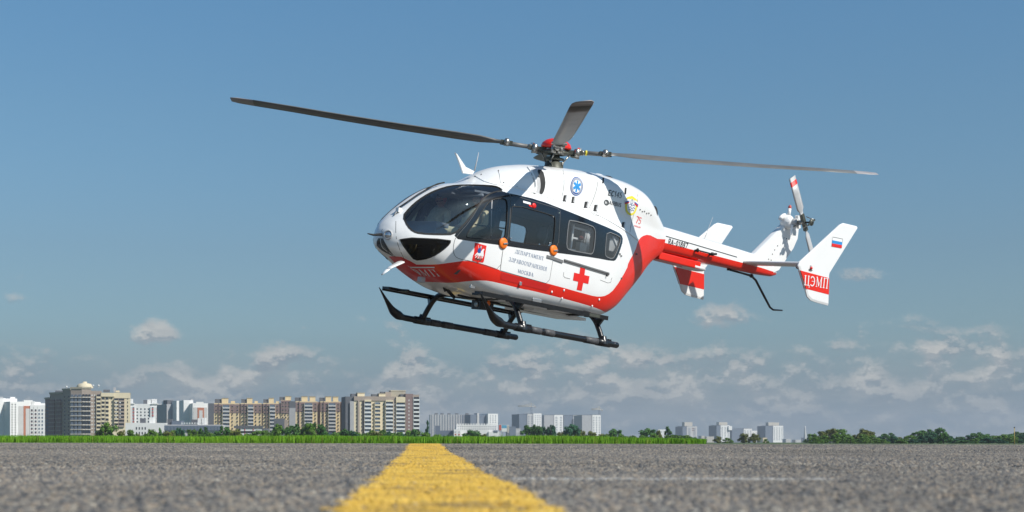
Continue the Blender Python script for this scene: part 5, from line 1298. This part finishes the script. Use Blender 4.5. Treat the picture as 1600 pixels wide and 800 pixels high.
bk.windows([283], vv(350), vv(460), 2, 5, 'red', -.1, .2)
# low buildings in front
bk = Block('low_building', 200, 262, vv(512), 820, 'low white building with a flat roof behind the bushes', 'building', turn=4, depth=16, vbase=690)
bk.body(196, 258, vv(515), 'white', 0, 16); bk.windows([213, 217.5, 222, 226.5], vv(550), vv(660), 2, 1.8, 'glassd', -.02); bk.roofbox(231, 238, vv(450), vv(520), 'white', 4, 3); bk.roofbox(217, 224, vv(462), vv(520), 'dark', 4, 3)
bk = Block('low_building', 256, 345, vv(530), 800, 'long low dark building with a pale flat roof edge before the yellow block', 'building', turn=3, depth=14)
bk.body(257, 345, vv(535), 'lg', 0, 14); bk.strip(257, 345, vv(545), vv(600), 'navy', -.8); bk.windows([262+5.2*i for i in range(16)], vv(548), vv(598), 1, 1.6, 'glassb', -.85, .6); bk.windows([284+4*i for i in range(9)], vv(505), vv(535), 1, 2.2, 'rail', -.1, .6, name='roof_edge_panels')
bk.roofbox(260, 267, vv(470), vv(535), 'dark', 4, 3); bk.body(267, 282, vv(490), 'navy', 2, 8); bk.roofbox(307, 312, vv(460), vv(535), 'white', 4, 3); bk.roofbox(313, 319, vv(455), vv(535), 'white', 4, 3); bk.roofbox(297, 307, vv(475), vv(535), 'dark', 4, 3)
bk = Block('car_park_building', 376, 412, vv(545), 780, 'low open car park with white parapets and a dark roof', 'car park', turn=0, depth=20)
bk.body(368, 412, 689, 'dark', 0, 20); bk.body(368, 412, vv(575), 'dark', 1, 18)
for v_ in (vv(578), vv(632)): bk.strip(376, 409, v_, v_+4.0, 'white', -.6, 'parapet')
bk.strip(366, 411, vv(548), vv(574), 'dark', -1.0, 'roof'); bk.windows([383, 396], vv(570), vv(665), 2, 1.4, 'red', -.7, .5)
bk = Block('plant_building', 428, 446, vv(465), 860, 'plain dark slate box standing before the yellow block', 'building', turn=6, depth=12)
bk.body(428, 444, vv(465), 'dark', 0, 12); bk.body(444, 448, vv(480), 'brown', 1, 10)
# E/F: long yellow and brown blocks
def yellow_bay(bk, ua, ub, vt, v_split, balu, winu, floors):
    bk.body(ua, ub, vt, 'yellow', 0, 18, name='bay_wall')
    bk.strip(ua+.2, ub-.2, vt+1.6, v_split, 'dbrown', -.25, 'brown_panel')
    for (x0, x1) in balu: bk.balconies(x0, x1, vt+3, 684, floors, 'lg', 'glassb', -1.3, wall='yellow')
    if winu: bk.windows(winu, vt+3, 684, floors, 2.0, 'glassd', -.26, .42, sill='yellow')
bk = Block('apartment_building', 324, 452, vv(285), 930, 'long yellow block with brown upper floors and roof boxes, left of a narrow gap', turn=9, depth=18, group='apartment blocks on the horizon')
bk.body(325, 334, vv(292), 'dark', -.2, 18)  # left end wall, its shade put into the dark colour
for i, (ua, ub) in enumerate(((334, 372.5), (374.5, 406.5), (408.5, 439))):
    w = ub-ua; yellow_bay(bk, ua, ub, vv(290)-i*.3, vv(400), [(ua+w*.34, ua+w*.62)], [ua+w*.08, ua+w*.24, ua+w*.72, ua+w*.92], 9)
    bk.strip(ua+w*.18, ua+w*.185+.5, vv(292), 690, 'dbrown', -.8, 'downpipe'); bk.roofbox(ua+w*.30, ua+w*.55, vv(232)-i*.3, vv(290), 'yellow', 6, 4, 'tan'); bk.roofbox(ua+w*.02, ua+w*.28, vv(240), vv(290), 'dark', 6, 5); bk.roofbox(ua+w*.66, ua+w*.82, vv(262), vv(290), 'yellow', 4, 5)
bk.body(372.5, 374.5, vv(295), 'dbrown', 1.5, 16); bk.body(406.5, 408.5, vv(295), 'dbrown', 1.5, 16)
bk.body(436, 451, vv(252), 'yellow', -.5, 18); bk.strip(436, 451, vv(256), vv(400), 'dbrown', -.9, 'brown_panel'); bk.windows([439, 443.5, 448.5], vv(265), 684, 10, 2.0, 'glassd', -.95, .42, sill='yellow'); bk.roofbox(443, 452, vv(208), vv(252), 'yellow', 6, 4, 'tan'); bk.roofbox(434, 442, vv(212), vv(252), 'dark', 6, 5)
bk = Block('apartment_building', 452, 540, vv(265), 900, 'yellow block with brown upper floors directly left of the big cream high-rise', turn=9, depth=18, group='apartment blocks on the horizon')
bk.body(452, 461.5, vv(268), 'dark', -.2, 18); bk.strip(452, 461.5, vv(345), 690, 'grey', -.4)  # shaded left end, painted dark with a grey strip
for i, (ua, ub) in enumerate(((461.5, 495), (499.5, 530), (533.5, 540))):
    w = ub-ua
    yellow_bay(bk, ua, ub, vv(268), vv(385), [(ua+w*.40, ua+w*.78)] if i < 2 else [], [ua+w*.12, ua+w*.30, ua+w*.90] if i < 2 else [ua+w*.5], 10)
    if i < 2: bk.roofbox(ua+w*.28, ua+w*.56, vv(212), vv(268), 'yellow', 6, 4, 'tan'); bk.roofbox(ua-w*.02, ua+w*.24, vv(222), vv(268), 'dark', 6, 5); bk.roofbox(ua+w*.66, ua+w*.92, vv(214), vv(268), 'yellow', 6, 4, 'tan'); bk.strip(ua+w*.16, ua+w*.165+.7, vv(270), 690, 'dbrown', -.8, 'downpipe')
bk.body(495, 499.5, vv(272), 'dbrown', 2.5, 14); bk.body(530, 533.5, vv(272), 'dbrown', 2.5, 14)
# G: big cream high-rise
bk = Block('apartment_building', 553, 653, vv(215), 870, 'big cream high-rise with rows of white balconies, brown cornice and brown right tower', turn=14, depth=20, group='apartment blocks on the horizon')
bk.body(553, 631, vv(215), 'cream', 0, 20); bk.body(540.5, 553.3, vv(215), 'dark', 1.0, 18, name='shaded_side_wall'); bk.strip(547, 553, vv(268), 690, 'grey', .9 and -.1)  # left side wall: its shade is painted in with dark and grey
bk.strip(553, 618, vv(212), vv(262), 'brown', -.5, 'cornice')
bk.windows([556.8, 564.8, 581.8, 597.8], vv(285), vv(620), 8, 1.4, 'glassd', 0, .38, sill='brown'); bk.strip(558.6, 561.4, vv(262), 690, 'brown', -.8, 'pilaster'); bk.strip(566.2, 567.8, vv(262), 690, 'dbrown', -.6, 'pilaster')
bk.strip(568.5, 579, vv(250), vv(272), 'cream', -1.4, 'balcony_head'); bk.balconies(568.5, 579, vv(272), vv(630), 8, 'rail', 'glassb', -1.4, wall='cream')
bk.balconies(584.5, 593, vv(278), vv(630), 8, 'cream', 'glassb', -1.0, wall='cream'); bk.strip(601, 612.5, vv(252), vv(272), 'cream', -1.4, 'balcony_head'); bk.balconies(601, 612.5, vv(272), vv(630), 8, 'rail', 'glassb', -1.5, wall='cream')
bk.strip(613, 616.5, vv(240), 690, 'brown', -.6, 'pilaster'); bk.windows([614.8], vv(280), vv(640), 9, 1.2, 'rail', -.62, .4)
bk.strip(617, 631.3, vv(218), vv(280), 'cream', -1.6, 'balcony_head'); bk.balconies(617, 631, vv(280), vv(640), 8, 'rail', 'glassb', -1.6, wall='cream')
bk.body(632, 643.5, vv(180), 'dbrown', -1.2, 22, name='tower_wall'); bk.windows([637], vv(235), vv(650), 10, 1.4, 'rail', -1.2, .4); bk.body(643.5, 653, vv(188), 'brown', -.6, 18, name='tower_wall'); bk.balconies(643.8, 653, vv(215), vv(630), 9, 'rail', 'glassd', -1.6)
bk.roofbox(560, 571, vv(172), vv(215), 'cream', 5, 4, 'tan'); bk.roofbox(551, 559, vv(180), vv(215), 'dark', 5, 5); bk.roofbox(593, 603, vv(178), vv(215), 'cream', 5, 4, 'tan'); bk.roofbox(583, 592, vv(183), vv(215), 'dark', 5, 5); bk.roofbox(597, 603, vv(152), vv(215), 'dark', 3, 8); bk.roofbox(604, 613, vv(155), vv(215), 'brown', 6, 7)
bk.roofbox(613, 636, vv(140), vv(215), 'tan', 7, 8, 'cream'); bk.roofbox(626, 632, vv(182), vv(215), 'dark', 5, 3)
# far centre group
G2 = 'distant pale high-rises'
e_ = z_(660, 5.333); ve = lambda cy: 620+cy/5.333
bk = Block('apartment_building', 672, 740, ve(145), 2100, 'far long ribbed grey-white block behind the low white building', turn=6, depth=30, group=G2)
for (ua, ub) in ((672.5, 722), (724, 739)): bk.body(ua, ub, ve(148), 'lg', 0, 30); bk.windows([ua+2+4.1*i for i in range(int((ub-ua)/4.1))], ve(152), 688, 1, 1.5, 'navy', 0, .98, name='window_columns')
bk.body(722, 724.4, ve(150), 'navy', -.3, 20)
for u in (682, 691, 702, 714, 730): bk.roofbox(u-2.4, u+2.4, ve(136), ve(148), 'dark', 8, 4)
bk = Block('apartment_building', 748, 779, ve(140), 2050, 'far white tower pair with a shaded dark left side, right end of the ribbed block', turn=26, depth=34, group=G2)
bk.body(762.5, 778, ve(140), 'white', 0, 40); bk.windows([766, 770, 774], ve(150), 688, 12, 1.5, 'navy'); bk.body(738, 763, ve(148), 'navy', 6, 20); bk.body(748, 751, ve(136), 'lg', 5, 10)  # navy body paints in the shade on the pair's left side
bk = Block('low_building', 706, 783, ve(222), 1150, 'long low white building with fussy roof edge, left of the billboards', 'building', turn=3, depth=20)
bk.body(713, 778, ve(235), 'white', 0, 20); bk.windows([716+3.4*i for i in range(18)], ve(240), ve(278), 2, 1.9, 'grey'); bk.windows([715+4.2*i for i in range(15)], ve(222), ve(236), 1, 2.6, 'white', 0, .8, name='roof_edge_blocks')
bk.body(709, 720, ve(272), 'white', -6, 10); bk.windows([711.5, 717], ve(300), ve(330), 1, 2.4, 'red', -6, .4); bk.windows([711.5, 717], ve(280), ve(310), 1, 2.4, 'grey', -6, .3); bk.body(763, 781, ve(290), 'white', -8, 8); bk.strip(771, 777, ve(280), ve(296), 'navy', -8.4)
bk.body(680, 711, ve(280), 'navy', 8, 8); bk.body(680, 688, ve(240), 'navy', 10, 8)
def hoarding(ua, ub, va, vb, cols, label, D=900):
    k = D/F; r_ = empty('billboard', ((ua+ub)/2*k-800*k, D, -.32)); tag(r_, label, 'billboard'); w = (ub-ua)*k; zt, zb = (HOR-va)*k+.4, (HOR-vb)*k+.4
    mb = MB(); mb.box((0, 0, (zt+zb)/2), (w, .3, zt-zb), B['white']); mb.build('board', r_)
    for i, c in enumerate(cols): mb = MB(); hh = (zt-zb)/len(cols); mb.box((0, -.18, zt-hh*(i+.5)), (w*.92, .05, hh*.9), B[c]); mb.build('printed_panel', r_)
    mb = MB()
    for x in (-w*.3, w*.3): mb.box((x, .2, zb/2), (.3, .3, zb), B['grey'])
    mb.build('post', r_)
hoarding(779.5, 783.3, ve(232), ve(282), ('red',), 'narrow red billboard left of the white and blue one'); hoarding(783.8, 792, ve(235), ve(292), ('blue', 'white'), 'white billboard with a blue upper half'); hoarding(792.5, 795.5, ve(235), ve(300), ('beige',), 'narrow beige billboard right of the blue and white one')
bk = Block('low_building', 796, 815, ve(248), 1500, 'dark blue box building left of the construction crane towers', 'building', turn=10, depth=20)
bk.body(796, 806, ve(248), 'navy', 0, 20); bk.body(806, 814, ve(262), 'grey', 0, 20); bk.windows([808, 811], ve(270), ve(300), 2, 1.4, 'white')
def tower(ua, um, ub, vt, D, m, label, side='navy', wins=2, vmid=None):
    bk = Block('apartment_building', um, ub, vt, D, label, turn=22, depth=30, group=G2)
    bk.body(um, ub, vt, m, 0, 40, roofm='roof'); dd = (um-ua); bk.body(ua, um+.3, vt+.6, side, .8, 30, name='shaded_side_wall')  # left side gets a darker wall colour as painted shade
    us_ = [um+(ub-um)*(i+.5)/wins for i in range(wins)]; bk.windows(us_, vt+2.5, 688, 14, (ub-um)/wins*.46, 'navy', 0, .45)
    return bk
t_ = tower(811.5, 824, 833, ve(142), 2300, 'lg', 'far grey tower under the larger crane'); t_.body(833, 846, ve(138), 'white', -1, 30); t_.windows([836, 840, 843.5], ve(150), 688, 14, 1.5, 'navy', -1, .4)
tower(850.5, 866, 880, ve(150), 2350, 'white', 'far tower with grey-shaded left half and white right half, second from the larger crane', 'grey')
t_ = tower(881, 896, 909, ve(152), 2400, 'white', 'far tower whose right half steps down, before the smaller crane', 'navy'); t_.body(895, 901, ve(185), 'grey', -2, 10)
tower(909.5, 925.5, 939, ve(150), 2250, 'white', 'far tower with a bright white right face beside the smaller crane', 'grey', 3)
def crane(u, vtop, vbase, ul, ur, D, label):
    k = D/F; r_ = empty('tower_crane', ((u-800)*k, D, -.32)); tag(r_, label, 'crane', 'cranes over the far towers'); zt = (HOR-vtop)*k
    mb = MB(); s_ = 1.0
    for x in (-s_, s_):
        for y in (-s_, s_): mb.tube([(x, y, 0), (x, y, zt)], .28, B['navy'], 4)
    n_ = 14
    for i in range(n_): mb.bar((-s_, -s_, zt*i/n_), (s_, -s_, zt*(i+1)/n_), .2, .2, B['navy']); mb.bar((s_, s_, zt*i/n_), (-s_, s_, zt*(i+1)/n_), .2, .2, B['navy'])
    mb.build('mast', r_)
    mb = MB(); xl, xr = (ul-u)*k, (ur-u)*k
    mb.tube([(xl, 0, zt), (xr, 0, zt)], .45, B['steel'], 4); mb.tube([(xl, 0, zt+1.6), (0, 0, zt+2.2)], .35, B['steel'], 4)
    n2 = 16
    for i in range(n2): xa = xl*i/n2; xb = xl*(i+1)/n2; mb.bar((xa, 0, zt), (xb, 0, zt+1.8), .25, .25, B['steel'])
    mb.build('jib', r_); mb = MB(); mb.tube([(xl*.6, 0, zt+1.6), (0, 0, zt+5), (xr, 0, zt)], .25, B['steel'], 4); mb.bar((0, 0, zt), (0, 0, zt+5), .8, .8, B['steel'], (1, 0, 0)); mb.box((xr*.9, 0, zt-1), (3, 1.5, 2.4), B['grey']); mb.build('tower_head', r_)
crane(830.5, ve(78), 690, 809, 837, 2310, 'larger tower crane above the grey and white towers'); crane(936.5, ve(106), 690, 924, 941, 2260, 'smaller tower crane above the rightmost white tower')
vf_ = lambda cy: 640+cy/5.0
bk = tower(1066.5, 1073, 1090, vf_(130), 3000, 'lg', 'far grey tower with a rooftop cabin standing alone behind the tree line'); bk.roofbox(1071, 1084, vf_(98), vf_(130), 'beige', 10, 4); bk.windows([1083.5], vf_(140), vf_(170), 2, 4, 'dbrown', -.2)
bk = tower(1119.5, 1126, 1141, vf_(122), 2900, 'white', 'far white tower with a brown-capped roof box, left of the stepped white blocks', 'navy', 3); bk.roofbox(1125, 1139, vf_(98), vf_(122), 'beige', 10, 4); bk.strip(1138, 1143.5, vf_(128), vf_(160), 'white', -3)
bk = tower(1143, 1162, 1176, vf_(148), 2950, 'white', 'far stepped white block between the two capped towers', 'navy', 3); bk.body(1176, 1192, vf_(165), 'white', 2, 20); bk.windows([1179, 1184, 1189], vf_(175), 688, 6, 1.6, 'grey', 2, .4)
bk = tower(1195.5, 1208, 1225, vf_(125), 2900, 'white', 'far white tower with a capped roof box, rightmost of the high-rises', 'navy', 4); bk.roofbox(1202, 1220, vf_(100), vf_(125), 'beige', 10, 4)
for ua, ub, v_, m, lb in ((1096, 1101, 681, 'beige', 'tiny beige block, left one of the pair beside the far trees'), (1104, 1116, 682, 'beige', 'small beige block, right one of the pair beside the far trees'), (1192, 1199, 684, 'yellow', 'tiny yellowish block at the foot of the far capped tower'),
                          (1228, 1236, 686, 'lg', 'tiny grey-white block right of the last far tower'), (1243, 1253, 687, 'lg', 'tiny flat grey block near the start of the right-hand wood'), (1028, 1040, 671, 'white', 'small white block showing between two trees')):
    bk = Block('distant_building', ua, ub, v_, 2600, lb, 'building', turn=12, depth=16); bk.body(ua, ub, v_, m, 0, 16); bk.windows([ua+(ub-ua)*(i+.5)/3 for i in range(3)], v_+1, 690, 3, (ub-ua)/8, 'grey', 0, .4)
mb = MB(); k = 2500/F; p0 = ((1258-800)*k, 2500, -.32); r_ = empty('smokestack', p0); tag(r_, 'thin grey mast rising over low roofs left of the right-hand wood', 'chimney'); mb.lathe((0, 0, 0), [(3, 0), (2.2, 12), (1.2, 22), (.9, 27), (0, 27)], B['lg'], n=10); mb.build('shaft', r_)
mb = MB(); mb.box((2, 3, 4), (14, 8, 8), B['navy']); mb.build('base_house', r_)
# ================================================================== TREES
def leafmat(n, c1, c2):
    def bld(nt, b):
        tcn = N(nt, 'ShaderNodeTexCoord'); nz = N(nt, 'ShaderNodeTexNoise'); nz.inputs['Scale'].default_value = 1.1; nz.inputs['Detail'].default_value = 3; nt.links.new(tcn.outputs['Object'], nz.inputs['Vector'])
        oi = N(nt, 'ShaderNodeObjectInfo'); hs = N(nt, 'ShaderNodeHueSaturation'); nt.links.new(Mth(nt, 'ADD', Mth(nt, 'MULTIPLY', oi.outputs['Random'], .4), .8), hs.inputs['Value'])
        nt.links.new(Mx(nt, nz.outputs[0], c1, c2), hs.inputs['Color']); nt.links.new(hs.outputs[0], b.inputs['Base Color']); b.inputs['Roughness'].default_value = .7; b.inputs['Specular IOR Level'].default_value = .2
    return gmat(n, bld)
LV = {'dark': leafmat('dark_green_leaves', (.030, .095, .022), (.075, .175, .035)), 'mid': leafmat('green_leaves', (.055, .135, .018), (.13, .23, .03)), 'olive': leafmat('olive_leaves', (.085, .115, .02), (.16, .165, .035)), 'blue': leafmat('blue_green_leaves', (.022, .085, .045), (.05, .145, .07))}
BARK = mat('bark', (.10, .08, .06), .9, noise=.4, nscale=4)
def tree_meshes(seed, kind, shape):
    rnd = random.Random(seed); cl = MB(); tr = MB()
    # unit tree: height 1, width about 1
    cs = []
    nb = 26
    for i in range(nb):
        if shape == 'round': th = rnd.uniform(0, 6.28); rr = rnd.random()**.5*.42; z = .52+rnd.uniform(-.36, .38); rr *= max(.25, 1-((z-.5)/.52)**2); s = rnd.uniform(.09, .16)
        elif shape == 'bush': th = rnd.uniform(0, 6.28); rr = rnd.random()**.5*.48; z = rnd.uniform(.1, .82); rr *= max(.2, 1-(z/.95)**2.2); s = rnd.uniform(.10, .18)
        else: th = rnd.uniform(0, 6.28); z = rnd.uniform(.08, .93); rr = rnd.random()**.5*.40*(1.02-z)**.75; s = rnd.uniform(.06, .13)
        cs.append((Vector((math.cos(th)*rr, math.sin(th)*rr, z)), s))
    for c, s in cs:
        for _ in range(85):
            d = Vector((rnd.gauss(0, 1), rnd.gauss(0, 1), rnd.gauss(0, 1))).normalized(); p = c+d*s*rnd.uniform(.5, 1.05)
            n_ = (d+Vector((rnd.gauss(0, .5), rnd.gauss(0, .5), rnd.gauss(0, .5)))).normalized(); u = n_.orthogonal().normalized(); w = n_.cross(u); a = rnd.uniform(0, 6.28); u2 = u*math.cos(a)+w*math.sin(a); w2 = n_.cross(u2); q = rnd.uniform(.020, .044)
            cl.add([p-u2*q-w2*q*.6, p+u2*q-w2*q*.5, p+u2*q*.7+w2*q*.7, p-u2*q*.8+w2*q*.6], [(0, 1, 2, 3)], LV[kind])
    tr.tube([(0, 0, 0), (.01, 0, .25), (0, .01, .55), (.01, 0, .8)], [.035, .028, .018, .006], BARK, 7)
    for k in range(6):
        c = cs[k][0]; z0 = max(.1, c.z-.22); tr.tube([(0, 0, z0), tuple(c*.6+Vector((0, 0, z0*.35))), tuple(c)], [.014, .009, .004], BARK, 5)
    a, b = cl.build('crown'), tr.build('trunk'); ma, mb_ = a.data, b.data; bpy.data.objects.remove(a); bpy.data.objects.remove(b); return ma, mb_
TM = {}
for i, (k, sh) in enumerate((('dark', 'round'), ('mid', 'round'), ('olive', 'round'), ('blue', 'round'), ('dark', 'bush'), ('mid', 'bush'), ('olive', 'bush'), ('blue', 'bush'), ('dark', 'cone'), ('mid', 'cone'), ('blue', 'cone'))):
    TM[(k, sh)] = [tree_meshes(100+i*7+j, k, sh) for j in range(2)]
rt = random.Random(11)
def tree(u, vtop, w, kind, shape, label, group, D=None, name=None):
    D = D or rt.uniform(470, 560); k = D/F; h = (HOR-vtop)*k+.4
    o = empty(name or ('bush' if shape == 'bush' else 'tree'), ((u-800)*k, D, -.32), rt.uniform(0, 6.28)); o.scale = (w*k*1.38, w*k*1.38, h*.98)
    tag(o, label, 'bush' if shape == 'bush' else 'tree', group); a, b = TM[(kind, shape)][rt.randrange(2)]
    link('crown', a, o); link('trunk', b, o); return o
GL, GC, GRt = 'trees before the left blocks', 'trees in the middle distance', 'trees of the right-hand wood'
TL = [(172, 658, 26, 'mid', 'round', 'large bright green tree before the cream corner high-rise'), (155, 672, 14, 'olive', 'bush', 'olive bush left of the large bright tree'), (190, 670, 16, 'olive', 'bush', 'olive bush right of the large bright tree'), (205, 669, 18, 'mid', 'bush', 'green bush left of the low white building'), (216, 675, 8, 'olive', 'bush', 'small bush under the low white building windows'),
      (237, 668, 16, 'mid', 'bush', 'green bush at the right corner of the low white building'), (250, 668, 9, 'dark', 'cone', 'narrow dark tree left of the low dark building'), (264, 671, 20, 'olive', 'bush', 'olive bush before the left end of the low dark building'), (281, 667, 13, 'blue', 'round', 'blue-green tree before the low dark building'), (300, 668, 20, 'mid', 'bush', 'broad green bush before the middle of the low dark building'),
      (318, 665, 15, 'dark', 'round', 'dark round tree before the terracotta panel block'), (338, 671, 14, 'dark', 'bush', 'dark bush near the right end of the low dark building'), (350, 663, 17, 'dark', 'round', 'tall dark tree at the left end of the yellow block'), (366, 668, 22, 'olive', 'bush', 'olive-green bush beside the open car park'),
      (416, 670, 18, 'mid', 'bush', 'light green bush right of the open car park'), (432, 661, 20, 'mid', 'round', 'green tree before the dark slate box'), (448, 665, 16, 'dark', 'round', 'dark tree right of the slate box'), (461, 660, 18, 'dark', 'round', 'dark tree before the gap in the yellow blocks'), (474, 664, 16, 'mid', 'bush', 'mid green bush before the yellow bay with balconies'), (484, 660, 18, 'mid', 'round', 'rounded green tree before the right yellow block'), (496, 658, 22, 'dark', 'round', 'tallest dark tree before the right yellow block'), (508, 668, 14, 'dark', 'bush', 'low dark bush under the tallest dark tree'),
      (540, 668, 20, 'dark', 'round', 'dark tree at the left corner of the big cream high-rise'), (553, 672, 14, 'blue', 'bush', 'blue-green bush at the foot of the cream high-rise'), (586, 672, 24, 'olive', 'bush', 'olive-brown bush before the cream high-rise balconies'), (606, 671, 14, 'blue', 'bush', 'blue-green bush before the cream high-rise cornice end'), (615, 676, 18, 'mid', 'bush', 'low bush left of the brown tower foot'), (646, 670, 14, 'dark', 'round', 'dark round tree at the foot of the brown tower'), (629, 676, 14, 'blue', 'bush', 'low blue-green bush before the brown tower'),
      (668, 656, 11, 'blue', 'cone', 'narrow tall blue-green tree standing alone right of the big high-rise'), (664, 673, 18, 'mid', 'bush', 'green bush round the foot of the narrow tall tree'), (682, 677, 18, 'mid', 'bush', 'low green bush left of the low white building roof'), (697, 680, 16, 'blue', 'bush', 'very low blue-green bush before the navy shed')]
for t in TL: tree(*t, GL if t[0] < 655 else GC, D=rt.uniform(380, 430))
TC = [(738, 669, 28, 'dark', 'bush', 'broad dark bush before the low white building'), (757, 676, 12, 'olive', 'bush', 'olive bush right of the broad dark bush'), (770, 680, 16, 'blue', 'bush', 'low bush before the billboards'), (800, 679, 22, 'dark', 'bush', 'low dark bush right of the billboards'), (826, 662, 24, 'dark', 'round', 'dark tree under the larger crane'), (838, 661, 16, 'dark', 'round', 'dark tree before the white half of the crane tower'), (850, 665, 14, 'blue', 'round', 'blue-green tree between the first two far towers'), (862, 663, 14, 'blue', 'round', 'blue-green tree before the second far tower'), (877, 672, 18, 'olive', 'bush', 'olive bush left of the stepped far tower'),
      (893, 662, 22, 'blue', 'round', 'blue-green tree before the stepped far tower'), (908, 669, 18, 'olive', 'bush', 'olive tree before the gap of the last far towers'), (924, 672, 20, 'olive', 'bush', 'olive bush under the smaller crane'), (940, 676, 20, 'olive', 'bush', 'olive bush at the right foot of the last white tower'), (960, 668, 22, 'dark', 'round', 'dark dome-shaped tree right of the far white towers'), (952, 676, 16, 'olive', 'bush', 'olive bush before the dome-shaped tree'), (976, 680, 18, 'mid', 'bush', 'low bush right of the dome-shaped tree'), (993, 681, 20, 'mid', 'bush', 'low green bush left of the big round tree'),
      (1012, 667, 26, 'dark', 'round', 'big round dark tree left of the small white block'), (1027, 672, 12, 'olive', 'round', 'small olive tree touching the big round tree'), (1043, 666, 18, 'dark', 'cone', 'pointed dark tree right of the small white block'), (1052, 676, 14, 'dark', 'bush', 'dark bush beside the pointed tree'), (1066, 679, 20, 'mid', 'bush', 'green bush before the lone far tower'), (1082, 681, 22, 'dark', 'bush', 'dark bush at the right foot of the lone far tower'), (1036, 684, 30, 'mid', 'bush', 'low hedge-like bush under the pointed tree')]
for t in TC: tree(*t, GC, D=rt.uniform(480, 560))
for (u, v, w, kd, lb) in ((1122, 680, 12, 'olive', 'olive bush before the left capped tower'), (1137, 683, 14, 'mid', 'low bush right of the left capped tower'), (1164, 675, 16, 'olive', 'olive tree before the stepped white block'), (1180, 676, 16, 'olive', 'brownish tree before the right part of the stepped white block'), (1197, 685, 8, 'mid', 'tiny bush beside the last capped tower')): tree(u, v, w, kd, 'bush', lb, GC, D=600)
for i in range(46):
    if i < 30: u = 226+i*14.8+rt.uniform(-4, 4); v = rt.uniform(669, 677); g_ = 'low bushes in front of the apartment blocks'; lb = 'low green bush in the row behind the grass before the apartment blocks'
    else: u = 806+(i-30)*18.2+rt.uniform(-5, 5); v = rt.uniform(676, 683); g_ = 'low bushes in the middle distance'; lb = 'low green bush in the row behind the grass below the far towers'
    if u > 690 and i < 30: continue
    kd = rt.choice(('dark', 'mid', 'mid', 'blue')) ; kd = 'mid'
    tree(u, v, rt.uniform(15, 24), kd, 'bush', lb, g_, D=rt.uniform(440, 470))
# right-hand wood: tree after tree, none standing out from its neighbours
k_ = 0; u = 1272
TOP = [(1270, 676), (1283, 674), (1297, 669), (1312, 670), (1322, 676), (1334, 680), (1346, 670), (1358, 672), (1372, 680), (1388, 675), (1402, 681), (1420, 679), (1434, 674), (1448, 669), (1458, 674), (1470, 668), (1484, 680), (1500, 680), (1516, 678), (1527, 674), (1540, 676), (1552, 679), (1566, 677), (1578, 676), (1592, 673), (1606, 674)]
LB = {'dark': 'dark green tree in the wood along the right horizon', 'mid': 'fresh green tree in the wood along the right horizon', 'olive': 'brownish olive tree in the wood along the right horizon', 'blue': 'blue-green tree in the wood along the right horizon'}
for i, (u, v) in enumerate(TOP):
    kd = ('mid', 'olive', 'olive', 'mid', 'mid', 'mid', 'olive', 'olive', 'blue', 'dark', 'olive', 'mid', 'dark', 'dark', 'mid', 'dark', 'blue', 'dark', 'blue', 'dark', 'dark', 'mid', 'mid', 'dark', 'dark', 'dark')[i]
    tree(u, v, rt.uniform(19, 24), kd, 'round' if v < 676 else 'bush', LB[kd], GRt+': '+kd, D=rt.uniform(480, 600), name='tree')
    kd2 = 'mid' if i < 9 else rt.choice(('dark', 'blue', 'mid')); tree(u+rt.uniform(4, 9), v+rt.uniform(4, 7), rt.uniform(16, 22), kd2, 'bush', LB[kd2].replace('tree in', 'bush at the foot of'), GRt+': bushes '+kd2, D=rt.uniform(440, 480))
# thin marker post on the right
k = 150/F; r_ = empty('marker_post', ((1585-800)*k, 150, -.32)); tag(r_, 'thin yellow marker post with a dark top before the right-hand wood', 'post')
mb = MB(); h = (HOR-665)*k+.35; mb.tube([(0, 0, 0), (0, 0, h*.9)], .035, mat('yellow_post_paint', (.45, .33, .10), .7), 8); mb.build('pole', r_); mb = MB(); mb.box((0, 0, h*.93), (.10, .10, .10), M['rubber']); mb.build('lamp_head', r_)
mb = MB(); k = 110/F; r_ = empty('marker_cone', ((501-800)*k, 110, -.32)); tag(r_, 'small orange marker standing in the grass verge', 'marker'); mb.lathe((0, 0, 0), [(.12, 0), (.12, .1), (.05, .5), (.03, .62), (0, .62)], M['orange'], n=12); mb.build('cone', r_)

# ================================================================== AIR
mb = MB(); mb.box((0, 1500, 34.3), (9000, 5000, 71.4), None); o = mb.build('haze', None); hz = bpy.data.materials.new('thin_haze'); hz.use_nodes = True; nt = hz.node_tree; nt.nodes.clear()
pv = nt.nodes.new('ShaderNodeVolumePrincipled'); pv.inputs['Density'].default_value = .00013; pv.inputs['Color'].default_value = (.86, .92, 1, 1); pv.inputs['Anisotropy'].default_value = .2
oo = nt.nodes.new('ShaderNodeOutputMaterial'); nt.links.new(pv.outputs[0], oo.inputs['Volume']); o.data.materials.clear(); o.data.materials.append(hz); tag(o, kind='stuff')
S.cycles.volume_bounces = 0; S.cycles.volume_step_rate = 10; S.cycles.volume_max_steps = 64
